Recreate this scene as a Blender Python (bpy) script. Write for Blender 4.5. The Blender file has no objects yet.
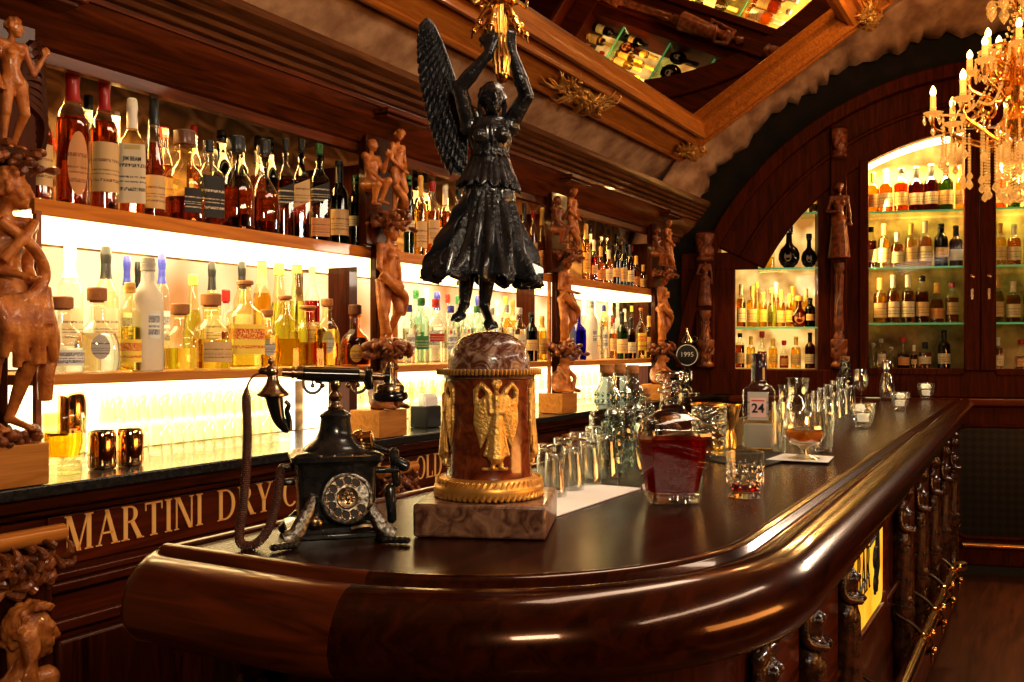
import bpy, bmesh, math, random
from math import sin, cos, pi, radians, sqrt, atan2, hypot
from mathutils import Vector, Matrix, Euler
random.seed(7)
SC = bpy.context.scene
COL = SC.collection
V = Vector
# ---------------------------------------------------------------- camera frame
FPX = 950.0; EYE = 1.48; HZ = 348.0; YAW = radians(29.5)
FW = (cos(YAW), sin(YAW)); RT = (sin(YAW), -cos(YAW))
def ray(px, py):
    r = (px-512)/FPX
    return FW[0]+RT[0]*r, FW[1]+RT[1]*r, (HZ-py)/FPX
def onz(px, py, z):
    d = ray(px, py); t = (z-EYE)/d[2]
    return V((d[0]*t, d[1]*t, z))
def onY(px, py, Y):
    d = ray(px, py); t = Y/d[1]
    return V((d[0]*t, Y, EYE+d[2]*t))
def atD(px, py, D):
    d = ray(px, py)
    return V((d[0]*D, d[1]*D, EYE+d[2]*D))
def depth(p): return p[0]*FW[0]+p[1]*FW[1]
BAR = 1.15
# ---------------------------------------------------------------- mesh builder
class MB:
    def __init__(s): s.v=[]; s.f=[]
    def add(s, vs, fs, M=None):
        o=len(s.v)
        for p in vs:
            p=V(p)
            s.v.append(M@p if M is not None else p)
        s.f += [tuple(i+o for i in f) for f in fs]
        return s
    def box(s, c, d, M=None):
        x,y,z=c; a,b,e=d[0]/2,d[1]/2,d[2]/2
        vs=[(x+i*a,y+j*b,z+k*e) for k in(-1,1) for j in(-1,1) for i in(-1,1)]
        return s.add(vs,[(0,2,3,1),(4,5,7,6),(0,1,5,4),(2,6,7,3),(0,4,6,2),(1,3,7,5)],M)
    def bb(s, x0,x1,y0,y1,z0,z1,M=None):
        return s.box(((x0+x1)/2,(y0+y1)/2,(z0+z1)/2),(x1-x0,y1-y0,z1-z0),M)
    def rings(s, rings, M=None, cap0=True, cap1=True, closed=False):
        n=len(rings[0]); vs=[p for r in rings for p in r]; fs=[]
        m=len(rings)
        for i in range(m if closed else m-1):
            a=i*n; b=((i+1)%m)*n
            for j in range(n):
                k=(j+1)%n
                fs.append((a+j,a+k,b+k,b+j))
        if not closed:
            if cap0: fs.append(tuple(range(n-1,-1,-1)))
            if cap1: fs.append(tuple((m-1)*n+j for j in range(n)))
        return s.add(vs,fs,M)
    def lathe(s, prof, n=24, M=None, c=(0,0,0), sx=1, sy=1, cap=True):
        rs=[[(c[0]+r*sx*cos(2*pi*j/n), c[1]+r*sy*sin(2*pi*j/n), c[2]+z) for j in range(n)] for r,z in
            [(max(r,1e-4),z) for r,z in prof]]
        return s.rings(rs,M,cap,cap)
    def vessel(s, outer, inner, n=24, c=(0,0,0), M=None, mod=None):
        prof=list(outer)+list(reversed(inner))
        rs=[]
        for q,(r,z) in enumerate(prof):
            r=max(r,1e-4)
            rs.append([(c[0]+r*(mod(2*pi*j/n,z) if mod and q<len(outer) else 1)*cos(2*pi*j/n),
                        c[1]+r*(mod(2*pi*j/n,z) if mod and q<len(outer) else 1)*sin(2*pi*j/n),c[2]+z) for j in range(n)])
        return s.rings(rs,M)
    def tube(s, pts, rad, n=8, closed=False, M=None):
        pts=[V(p) for p in pts]; m=len(pts); rs=[]
        up=None
        for i,p in enumerate(pts):
            if closed: t=pts[(i+1)%m]-pts[i-1]
            else: t=pts[min(i+1,m-1)]-pts[max(i-1,0)]
            if t.length<1e-9: t=V((0,0,1))
            t.normalize()
            if up is None:
                up=V((0,0,1)) if abs(t.z)<.9 else V((1,0,0))
            u=up-t*up.dot(t)
            if u.length<1e-6: u=t.orthogonal()
            u.normalize(); up=u; w=t.cross(u)
            r=rad(i/(m-1)) if callable(rad) else (rad[i] if isinstance(rad,(list,tuple)) else rad)
            rs.append([tuple(p+u*r*cos(2*pi*j/n)+w*r*sin(2*pi*j/n)) for j in range(n)])
        return s.rings(rs,M,closed=closed)
    def sph(s, c, r, n=12, M=None, R=None):
        if not isinstance(r,(tuple,list)): r=(r,r,r)
        c=V(c); m=max(6,n//2+1); rs=[]
        for i in range(m):
            a=-pi/2+pi*i/(m-1)
            rr=max(cos(a),.02)
            ring=[]
            for j in range(n):
                p=V((r[0]*rr*cos(2*pi*j/n), r[1]*rr*sin(2*pi*j/n), r[2]*sin(a)))
                if R is not None: p=R@p
                ring.append(tuple(c+p))
            rs.append(ring)
        return s.rings(rs,M)
    def cap(s, p0,p1,r0,r1,n=10,M=None):
        p0=V(p0);p1=V(p1); d=(p1-p0)
        L=d.length
        if L<1e-6: return s.sph(p0,r0,n,M)
        d/=L; pts=[];rad=[]
        for a in (-80,-50,-20): pts.append(p0+d*r0*sin(radians(a))); rad.append(r0*cos(radians(a)))
        for a in (20,50,80): pts.append(p1+d*r1*sin(radians(a))); rad.append(r1*cos(radians(a)))
        return s.tube(pts,rad,n,M=M)
    def prism(s, poly, y0, y1, M=None):      # poly in (x,z), extruded along y
        n=len(poly)
        ar=sum(poly[i][0]*poly[(i+1)%n][1]-poly[(i+1)%n][0]*poly[i][1] for i in range(n))
        if ar<0: poly=list(reversed(poly))
        vs=[(x,y0,z) for x,z in poly]+[(x,y1,z) for x,z in poly]
        fs=[tuple(range(n)),tuple(range(2*n-1,n-1,-1))]
        for i in range(n):
            k=(i+1)%n; fs.append((i,n+i,n+k,k))
        return s.add(vs,fs,M)
    def grid(s, fn, nu, nv, M=None, cu=False):
        vs=[fn(i/(nu if cu else nu-1), j/(nv-1)) for j in range(nv) for i in range(nu)]
        fs=[]
        for j in range(nv-1):
            for i in range(nu if cu else nu-1):
                k=(i+1)%nu
                fs.append((j*nu+i,j*nu+k,(j+1)*nu+k,(j+1)*nu+i))
        return s.add(vs,fs,M)
    def mesh(s, name, smooth=40):
        me=bpy.data.meshes.new(name)
        me.from_pydata([tuple(p) for p in s.v],[],s.f); me.validate(); me.update()
        if smooth:
            me.polygons.foreach_set('use_smooth',[True]*len(me.polygons))
            me.set_sharp_from_angle(angle=radians(smooth))
        return me
    def build(s, name, m, parent=None, smooth=40, bevel=0, seg=2, remesh=0, sm=0, solid=0, sub=0, disp=None):
        me=s.mesh(name,smooth)
        o=bpy.data.objects.new(name,me); COL.objects.link(o)
        if m is not None: me.materials.append(m)
        if remesh:
            md=o.modifiers.new('r','REMESH'); md.mode='VOXEL'; md.voxel_size=remesh
            if sm:
                md=o.modifiers.new('s','SMOOTH'); md.iterations=sm; md.factor=.5
            dg=bpy.context.evaluated_depsgraph_get()
            nm=bpy.data.meshes.new_from_object(o.evaluated_get(dg))
            o.modifiers.clear(); o.data=nm; nm.name=name
            nm.polygons.foreach_set('use_smooth',[True]*len(nm.polygons))
            if not nm.materials and m is not None: nm.materials.append(m)
            if disp:
                for v in nm.vertices: v.co=disp(v.co)
        if solid:
            md=o.modifiers.new('solid','SOLIDIFY'); md.thickness=solid; md.offset=0
        if bevel:
            md=o.modifiers.new('bevel','BEVEL'); md.width=bevel; md.segments=seg; md.limit_method='ANGLE'; md.angle_limit=radians(40)
            md.harden_normals=False
        if sub:
            md=o.modifiers.new('sub','SUBSURF'); md.levels=sub; md.render_levels=sub
        if parent is not None: o.parent=parent
        return o
def thing(name, label, cat, loc=(0,0,0), rz=0, group=None, kind=None):
    o=bpy.data.objects.new(name,None); COL.objects.link(o)
    o.empty_display_size=.02
    o.location=loc; o.rotation_euler=(0,0,rz)
    o['label']=label; o['category']=cat
    if group: o['group']=group
    if kind: o['kind']=kind
    return o
def tag(o, label, cat, group=None, kind=None):
    o['label']=label; o['category']=cat
    if group: o['group']=group
    if kind: o['kind']=kind
    return o
def struct(o, label=None):
    o['kind']='structure'
    if label: o['label']=label
    return o
def dup(root, loc=None, rz=None, label=None, group=None):
    r=root.copy(); COL.objects.link(r)
    if loc is not None: r.location=loc
    if rz is not None: r.rotation_euler=(0,0,rz)
    if label: r['label']=label
    if group: r['group']=group
    for ch in list(root.children):
        c=ch.copy(); COL.objects.link(c); c.parent=r
        for g in list(ch.children):
            d=g.copy(); COL.objects.link(d); d.parent=c
    return r
ORD=['first','second','third','fourth','fifth','sixth','seventh','eighth','ninth','tenth','eleventh','twelfth','thirteenth','fourteenth','fifteenth','sixteenth','seventeenth','eighteenth','nineteenth','twentieth']
def interp(tab, x):
    if x<=tab[0][0]: return tab[0][1]
    for (a,b),(c,d) in zip(tab,tab[1:]):
        if x<=c: return b+(d-b)*(x-a)/(c-a) if c>a else d
    return tab[-1][1]
def spline(pts, n=8):
    pts=[V(p) for p in pts]; out=[]
    for i in range(len(pts)-1):
        p0=pts[max(i-1,0)];p1=pts[i];p2=pts[i+1];p3=pts[min(i+2,len(pts)-1)]
        for k in range(n):
            t=k/n
            out.append(.5*((2*p1)+(p2-p0)*t+(2*p0-5*p1+4*p2-p3)*t*t+(3*p1-p0-3*p2+p3)*t**3))
    out.append(pts[-1]); return out
def rotz(a): return Matrix.Rotation(a,4,'Z')
# ---------------------------------------------------------------- materials
def _new(name):
    m=bpy.data.materials.new(name); m.use_nodes=True
    nt=m.node_tree; nt.nodes.clear()
    out=nt.nodes.new('ShaderNodeOutputMaterial')
    return m,nt,out
def _lk(nt,a,b): nt.links.new(a,b)
def rgb(c): return (c[0],c[1],c[2],1)
def pbr(name, col, rough=.5, metal=0, coat=0, trans=0, ior=1.45, emit=None, es=0, spec=.5, col2=None, nscale=20, stretch=(1,1,1), detail=4, bump=0, bscale=None, ramp=(.35,.65), alpha=1, sub=0, distort=0):
    m,nt,out=_new(name)
    b=nt.nodes.new('ShaderNodeBsdfPrincipled')
    b.inputs['Base Color'].default_value=rgb(col); b.inputs['Roughness'].default_value=rough
    b.inputs['Metallic'].default_value=metal; b.inputs['Coat Weight'].default_value=coat
    b.inputs['Coat Roughness'].default_value=.06
    b.inputs['Transmission Weight'].default_value=trans; b.inputs['IOR'].default_value=ior
    b.inputs['Specular IOR Level'].default_value=spec
    if emit: b.inputs['Emission Color'].default_value=rgb(emit); b.inputs['Emission Strength'].default_value=es
    if col2 or bump:
        tc=nt.nodes.new('ShaderNodeTexCoord'); mp=nt.nodes.new('ShaderNodeMapping')
        mp.inputs['Scale'].default_value=stretch
        _lk(nt,tc.outputs['Object'],mp.inputs['Vector'])
        nz=nt.nodes.new('ShaderNodeTexNoise'); nz.inputs['Scale'].default_value=nscale; nz.inputs['Detail'].default_value=detail
        nz.inputs['Distortion'].default_value=distort
        _lk(nt,mp.outputs[0],nz.inputs['Vector'])
        if col2:
            cr=nt.nodes.new('ShaderNodeValToRGB')
            cr.color_ramp.elements[0].position=ramp[0]; cr.color_ramp.elements[0].color=rgb(col)
            cr.color_ramp.elements[1].position=ramp[1]; cr.color_ramp.elements[1].color=rgb(col2)
            _lk(nt,nz.outputs['Fac'],cr.inputs[0]); _lk(nt,cr.outputs[0],b.inputs['Base Color'])
            if emit and es: _lk(nt,cr.outputs[0],b.inputs['Emission Color'])
        if bump:
            n2=nz
            if bscale:
                n2=nt.nodes.new('ShaderNodeTexNoise'); n2.inputs['Scale'].default_value=bscale; n2.inputs['Detail'].default_value=3
                _lk(nt,mp.outputs[0],n2.inputs['Vector'])
            bp=nt.nodes.new('ShaderNodeBump'); bp.inputs['Strength'].default_value=bump; bp.inputs['Distance'].default_value=.01
            _lk(nt,n2.outputs['Fac'],bp.inputs['Height']); _lk(nt,bp.outputs[0],b.inputs['Normal'])
    _lk(nt,b.outputs[0],out.inputs[0])
    return m
def wood(name, c1, c2, axis=0, rough=.35, coat=.3, scale=6, bump=.05, spec=.3):
    st=[7,7,7]; st[axis]=.6
    m=pbr(name,c1,rough,coat=coat,col2=c2,nscale=scale,stretch=st,detail=6,bump=bump,distort=1.2,ramp=(.3,.72),spec=spec)
    b=[n for n in m.node_tree.nodes if n.type=='BSDF_PRINCIPLED'][0]
    b.inputs['Specular Tint'].default_value=(1,.55,.32,1); b.inputs['Coat Tint'].default_value=(1,.8,.66,1)
    return m
def emis(name, col, s, col2=None, nscale=6):
    m,nt,out=_new(name); e=nt.nodes.new('ShaderNodeEmission')
    e.inputs[0].default_value=rgb(col); e.inputs[1].default_value=s
    if col2:
        tc=nt.nodes.new('ShaderNodeTexCoord'); nz=nt.nodes.new('ShaderNodeTexNoise'); nz.inputs['Scale'].default_value=nscale
        cr=nt.nodes.new('ShaderNodeValToRGB')
        cr.color_ramp.elements[0].position=.35; cr.color_ramp.elements[0].color=rgb(col2)
        cr.color_ramp.elements[1].position=.6; cr.color_ramp.elements[1].color=rgb(col)
        _lk(nt,tc.outputs['Object'],nz.inputs['Vector']); _lk(nt,nz.outputs['Fac'],cr.inputs[0]); _lk(nt,cr.outputs[0],e.inputs[0])
    _lk(nt,e.outputs[0],out.inputs[0]); return m
def thin(name, tint=(.96,.97,.95), edge=.75, rough=.03, base=.05, bump=0, bscale=60):
    # thin walled glass: clear (tinted) through, mirror-like towards the edges
    m,nt,out=_new(name)
    lw=nt.nodes.new('ShaderNodeLayerWeight'); lw.inputs['Blend'].default_value=.35
    pw=nt.nodes.new('ShaderNodeMath'); pw.operation='POWER'; pw.inputs[1].default_value=2.2
    ml=nt.nodes.new('ShaderNodeMath'); ml.operation='MULTIPLY_ADD'; ml.inputs[1].default_value=edge; ml.inputs[2].default_value=base
    _lk(nt,lw.outputs['Facing'],pw.inputs[0]); _lk(nt,pw.outputs[0],ml.inputs[0])
    t=nt.nodes.new('ShaderNodeBsdfTransparent'); t.inputs[0].default_value=rgb(tint)
    g=nt.nodes.new('ShaderNodeBsdfGlossy'); g.inputs['Roughness'].default_value=rough; g.inputs[0].default_value=(.95,.95,.95,1)
    if bump:
        tc=nt.nodes.new('ShaderNodeTexCoord'); nz=nt.nodes.new('ShaderNodeTexVoronoi'); nz.inputs['Scale'].default_value=bscale
        _lk(nt,tc.outputs['Object'],nz.inputs['Vector'])
        bp=nt.nodes.new('ShaderNodeBump'); bp.inputs['Strength'].default_value=bump; bp.inputs['Distance'].default_value=.01
        _lk(nt,nz.outputs['Distance'],bp.inputs['Height']); _lk(nt,bp.outputs[0],g.inputs['Normal']); _lk(nt,bp.outputs[0],lw.inputs['Normal'])
    mx=nt.nodes.new('ShaderNodeMixShader')
    _lk(nt,ml.outputs[0],mx.inputs[0]); _lk(nt,t.outputs[0],mx.inputs[1]); _lk(nt,g.outputs[0],mx.inputs[2])
    _lk(nt,mx.outputs[0],out.inputs[0]); return m
def liquid(name, col, rough=.02, ior=1.33):
    return pbr(name,col,rough,trans=1,ior=ior,spec=.4)
def murky(name,tint,dif,fac):
    m,nt,out=_new(name); t=nt.nodes.new('ShaderNodeBsdfTransparent'); t.inputs[0].default_value=rgb(tint)
    b=nt.nodes.new('ShaderNodeBsdfPrincipled'); b.inputs['Base Color'].default_value=rgb(dif); b.inputs['Roughness'].default_value=.12; b.inputs['Specular IOR Level'].default_value=.15
    mx=nt.nodes.new('ShaderNodeMixShader'); mx.inputs[0].default_value=fac
    _lk(nt,t.outputs[0],mx.inputs[1]); _lk(nt,b.outputs[0],mx.inputs[2]); _lk(nt,mx.outputs[0],out.inputs[0]); return m
def labelmat(name, base, ink, bands=((.2,.26),(.34,.37),(.42,.45),(.6,.66)), blob=None):
    # printed label: lines of small print and a bigger title, procedural, in generated coordinates
    m,nt,out=_new(name); b=nt.nodes.new('ShaderNodeBsdfPrincipled'); b.inputs['Roughness'].default_value=.6
    tc=nt.nodes.new('ShaderNodeTexCoord'); sp=nt.nodes.new('ShaderNodeSeparateXYZ'); _lk(nt,tc.outputs['Generated'],sp.inputs[0])
    nz=nt.nodes.new('ShaderNodeTexNoise'); nz.inputs['Scale'].default_value=14; mp=nt.nodes.new('ShaderNodeMapping')
    mp.inputs['Scale'].default_value=(2.2,2.2,1.2); _lk(nt,tc.outputs['Generated'],mp.inputs[0]); _lk(nt,mp.outputs[0],nz.inputs[0])
    cr=nt.nodes.new('ShaderNodeValToRGB'); cr.color_ramp.interpolation='CONSTANT'
    el=cr.color_ramp.elements; el[0].position=0; el[0].color=(0,0,0,1); el[1].position=1; el[1].color=(0,0,0,1)
    for a,c in bands:
        e=el.new(a); e.color=(1,1,1,1); e=el.new(c); e.color=(0,0,0,1)
    _lk(nt,sp.outputs['Z'],cr.inputs[0])
    gt=nt.nodes.new('ShaderNodeMath'); gt.operation='GREATER_THAN'; gt.inputs[1].default_value=.49; _lk(nt,nz.outputs['Fac'],gt.inputs[0])
    mu=nt.nodes.new('ShaderNodeMath'); mu.operation='MULTIPLY'; _lk(nt,cr.outputs[0],mu.inputs[0]); _lk(nt,gt.outputs[0],mu.inputs[1])
    mx=nt.nodes.new('ShaderNodeMixRGB'); mx.inputs[1].default_value=rgb(base); mx.inputs[2].default_value=rgb(ink)
    _lk(nt,mu.outputs[0],mx.inputs[0]); _lk(nt,mx.outputs[0],b.inputs['Base Color']); _lk(nt,b.outputs[0],out.inputs[0]); return m
def masonry(name):
    m,nt,out=_new(name); b=nt.nodes.new('ShaderNodeBsdfPrincipled'); b.inputs['Roughness'].default_value=.9
    tc=nt.nodes.new('ShaderNodeTexCoord'); mp=nt.nodes.new('ShaderNodeMapping'); mp.inputs['Scale'].default_value=(7,7,11); _lk(nt,tc.outputs['Object'],mp.inputs[0])
    nz=nt.nodes.new('ShaderNodeTexNoise'); nz.inputs['Scale'].default_value=2.5; nz.inputs['Detail'].default_value=6; _lk(nt,mp.outputs[0],nz.inputs[0])
    mx=nt.nodes.new('ShaderNodeMixRGB'); mx.inputs[0].default_value=.12; _lk(nt,mp.outputs[0],mx.inputs[1]); _lk(nt,nz.outputs['Color'],mx.inputs[2])
    vo=nt.nodes.new('ShaderNodeTexVoronoi'); vo.feature='DISTANCE_TO_EDGE'; vo.inputs['Scale'].default_value=1; _lk(nt,mx.outputs[0],vo.inputs['Vector'])
    cr=nt.nodes.new('ShaderNodeValToRGB'); e=cr.color_ramp.elements; e[0].position=.03; e[0].color=(.62,.42,.22,1); e[1].position=.14; e[1].color=(.24,.13,.055,1)
    n=e.new(.45); n.color=(.42,.25,.12,1)
    _lk(nt,vo.outputs['Distance'],cr.inputs[0]); m2=nt.nodes.new('ShaderNodeMixRGB'); m2.blend_type='MULTIPLY'; m2.inputs[0].default_value=.7
    _lk(nt,cr.outputs[0],m2.inputs[1]); _lk(nt,nz.outputs['Fac'],m2.inputs[2]); _lk(nt,m2.outputs[0],b.inputs['Base Color'])
    bp=nt.nodes.new('ShaderNodeBump'); bp.inputs['Strength'].default_value=.8; bp.inputs['Distance'].default_value=.03
    _lk(nt,vo.outputs['Distance'],bp.inputs['Height']); _lk(nt,bp.outputs[0],b.inputs['Normal']); _lk(nt,b.outputs[0],out.inputs[0]); return m
M={}
M['mahog_x']=wood('mahogany_along',(.022,.0035,.001),(.12,.02,.005),0,.3,.3)
M['mahog_z']=wood('mahogany_upright',(.018,.003,.001),(.09,.015,.004),2,.35,.2)
M['mahog_y']=wood('mahogany_across',(.035,.008,.003),(.20,.055,.018),1,.25,.5)
M['bartop']=wood('bar_top_veneer',(.012,.0024,.0009),(.05,.010,.0035),0,.24,.0,scale=4,bump=.004,spec=.16)
M['rail']=wood('rail_varnished',(.010,.0015,.0005),(.045,.0075,.002),0,.2,.4,scale=5,bump=.003)
M['rail2']=wood('rail_end_varnished',(.03,.0045,.001),(.16,.030,.006),1,.28,.3,scale=5,bump=.003)  # lighter end wood, part of its lightness is light painted in
M['fascia']=wood('fascia_wood',(.04,.008,.002),(.16,.035,.008),0,.42,.15)
M['cornice']=wood('cornice_wood',(.05,.018,.006),(.16,.065,.022),0,.3,.35)
M['red_panel']=wood('red_brown_panel',(.06,.0075,.0018),(.16,.022,.0045),0,.42,.15)
M['cab']=wood('cabinet_red_wood',(.028,.0032,.0009),(.11,.0125,.003),2,.5,.0,spec=.2)
M['carve_black']=pbr('dark_polished_carving',(.018,.006,.003),.25,coat=.4,col2=(.09,.028,.010),nscale=30,bump=.3,bscale=120)
M['carve']=pbr('carved_limewood',(.36,.10,.018),.36,coat=.3,col2=(.66,.25,.055),nscale=30,bump=.25,bscale=140)
M['carve_dark']=pbr('carved_walnut',(.11,.026,.006),.33,coat=.4,col2=(.34,.10,.024),nscale=30,bump=.3,bscale=120)
M['pale']=wood('pale_oak',(.42,.17,.035),(.64,.29,.075),0,.45,.1)
M['gilt']=pbr('gilt_wood',(.62,.30,.06),.38,metal=.55,col2=(.85,.5,.14),nscale=14,bump=.15)
M['giltframe']=wood('gilded_frame',(.42,.15,.025),(.70,.29,.055),0,.38,.3)
M['giltframe_y']=wood('gilded_frame_across',(.30,.12,.03),(.55,.25,.07),1,.38,.3)
M['brass']=pbr('polished_brass',(.85,.56,.22),.18,metal=1,col2=(.6,.34,.11),nscale=30)
M['oldbrass']=pbr('aged_brass',(.50,.38,.24),.27,metal=1,col2=(.25,.17,.1),nscale=60)
M['gold']=pbr('bright_gold',(1,.62,.2),.22,metal=1,col2=(.8,.4,.1),nscale=40)
M['copper']=pbr('copper_mirror',(.86,.50,.24),.08,metal=1)
M['bronze']=pbr('black_bronze',(.014,.014,.015),.27,metal=.4,coat=.6,col2=(.05,.05,.054),nscale=40,bump=.25,bscale=160,spec=.6)
M['blackmetal']=pbr('black_enamel',(.016,.015,.014),.25,metal=.3,coat=.4,col2=(.04,.038,.034),nscale=60)
M['pewter']=pbr('worn_pewter',(.40,.37,.32),.3,metal=1,col2=(.05,.045,.04),nscale=160,bump=.2,bscale=260)
M['bakelite']=pbr('black_bakelite',(.012,.011,.01),.18,coat=.5)
M['cord']=pbr('brown_cord',(.09,.03,.015),.55,col2=(.16,.06,.03),nscale=200)
M['marble']=pbr('red_brown_marble',(.11,.018,.004),.22,coat=.6,col2=(.32,.075,.018),nscale=22,detail=8,distort=2.5)
M['stonebase']=pbr('mottled_stone',(.10,.035,.018),.35,coat=.4,col2=(.36,.20,.12),nscale=30,detail=8,distort=1.5,bump=.2)
M['wax']=pbr('mottled_dome_stone',(.13,.04,.02),.2,coat=.6,col2=(.55,.38,.27),nscale=26,detail=8,distort=3,ramp=(.45,.7),bump=.35)
M['reliefgold']=pbr('relief_gilding',(.78,.43,.10),.38,metal=.6,col2=(.95,.65,.22),nscale=60,bump=.3,bscale=200)
M['chrome']=pbr('chrome',(.8,.8,.78),.08,metal=1)
M['black']=pbr('matte_black',(.008,.007,.007),.5)
M['cork']=pbr('cork',(.30,.12,.04),.7,col2=(.50,.24,.09),nscale=80)
M['towel']=pbr('white_bar_mat',(.92,.90,.88),.8,bump=.2,nscale=200)
M['paper']=pbr('white_paper',(.85,.84,.82),.6)
M['stone']=masonry('rough_stone')
M['plaster']=pbr('old_plaster',(.36,.19,.10),.9,col2=(.70,.46,.28),nscale=7,detail=8,bump=.8,bscale=16)
M['archblack']=pbr('black_plaster',(.006,.005,.004),.85,col2=(.02,.012,.008),nscale=8,bump=.3)  # near-black with faint brown mottling
M['floor']=wood('floor_boards',(.05,.014,.006),(.12,.036,.014),0,.4,.1,scale=3)
M['ceil']=pbr('dark_vault',(.06,.03,.015),.9)
M['mirror']=pbr('ceiling_mirror',(.85,.80,.70),.015,metal=1)
M['lightpanel']=emis('frosted_shelf_light',(1,.80,.42),2.6)
M['backglow']=emis('painted_glow_panel',(1,.78,.44),1.25,(.55,.24,.08),2.6)  # lit wall behind the bottles, bright and dim patches put into emission
M['whiteglow']=emis('backlit_white_panel',(1,.90,.68),3.2)
M['bulb']=emis('candle_bulb',(1,.62,.20),7)
M['darkbrass']=pbr('dark_brass',(.05,.025,.01),.4,metal=1)
M['signglow']=emis('yellow_sign_glass',(1,.58,.06),.85,(1,.42,.03),9)
M['candle']=pbr('candle_sleeve',(.75,.42,.14),.5,emit=(1,.46,.09),es=.9)  # amber bulb light put into the sleeve as emission
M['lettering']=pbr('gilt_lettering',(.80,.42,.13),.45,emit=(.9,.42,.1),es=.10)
M['thin']=thin('clear_thin_glass')
M['thingreen']=thin('greenish_thin_glass',(.80,.93,.86))
M['thinyel']=thin('yellowish_thin_glass',(.97,.93,.72))
M['thinamber']=thin('amber_thin_glass',(.88,.50,.16))
M['thinbrown']=thin('brown_thin_glass',(.42,.13,.03))
M['thindkgreen']=thin('bottle_green_thin_glass',(.10,.22,.05))
M['thindark']=thin('dark_thin_glass',(.05,.03,.015))
M['thinblue']=thin('violet_blue_thin_glass',(.16,.08,.75))
M['shelfglass']=thin('green_edged_shelf_glass',(.72,.92,.78),base=.12)
M['paneglass']=thin('cabinet_pane_glass',(.985,.98,.96),edge=.12,base=.004)
M['cut']=pbr('cut_crystal',(.97,.97,.97),.02,trans=1,ior=1.5)
M['crystal']=pbr('chandelier_crystal',(1,.74,.36),.03,trans=.7,ior=1.6,emit=(1,.5,.13),es=.16)  # golden sparkle put into the crystal as weak emission
M['embossed']=thin('embossed_blue_glass',(.66,.74,.74),edge=.8,base=.09,bump=.3,bscale=45)
M['bright']=thin('bright_facet_glass',(.90,.90,.88),edge=.9,base=.25,bump=.5,bscale=90)
M['clearbright']=thin('bright_clear_glass',(.94,.95,.94),edge=.95,base=.13)
M['cutthin']=thin('diamond_cut_thin_glass',(.93,.95,.93),edge=.9,base=.13,bump=.5,bscale=70)
M['frost']=pbr('frosted_glass',(.92,.90,.86),.45,trans=.55,ior=1.2)
LIQ={'amber':liquid('liquid_amber',(.60,.17,.015)),'dkamber':liquid('liquid_dark_amber',(.30,.045,.005)),'red':liquid('liquid_red_brown',(.38,.03,.012)),
 'yellow':liquid('liquid_pale_yellow',(.93,.80,.24)),'clear':liquid('liquid_clear',(.96,.97,.92)),'green':liquid('liquid_green',(.12,.25,.04)),
 'gold':liquid('liquid_gold',(.85,.50,.06)),'brown':liquid('liquid_brown',(.14,.03,.008)),'ruby':liquid('liquid_ruby',(.45,.015,.01)),'blue':liquid('liquid_violet',(.12,.06,.6)),
 'orange':murky('liquid_orange',(1,.66,.16),(1,.36,.03),.45),'lime':liquid('liquid_lime',(.72,.85,.22))}
CAP={k:pbr('cap_'+k,c,.4,coat=.2) for k,c in {'red':(.42,.02,.015),'black':(.01,.009,.009),'white':(.82,.78,.66),'gold':(.75,.45,.12),'brown':(.16,.06,.025),'blue':(.04,.05,.35),'grey':(.42,.40,.36),'yellow':(.8,.6,.1),'green':(.03,.16,.05)}.items()}
CAP['cork']=M['cork']
LAB={'cream':labelmat('label_cream',(.66,.46,.22),(.22,.08,.04)),'white':labelmat('label_white',(.72,.62,.44),(.06,.05,.05)),
 'black':labelmat('label_black',(.012,.01,.01),(.72,.62,.45)),'yellowred':labelmat('label_yellow_red',(.95,.72,.12),(.65,.03,.02),((.5,.85),(.2,.3))),
 'tan':labelmat('label_tan',(.62,.30,.11),(.20,.05,.02)),'silver':labelmat('label_silver',(.5,.48,.44),(.05,.05,.06)),'gold':labelmat('label_gold',(.75,.48,.12),(.2,.07,.02)),
 'green':labelmat('label_green',(.05,.22,.08),(.8,.75,.5)),'red':labelmat('label_red',(.5,.03,.02),(.85,.7,.4)),'dkblue':labelmat('label_text_blue',(.80,.84,.76),(.02,.03,.14),((.15,.35),(.42,.5),(.6,.85)))}
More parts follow.
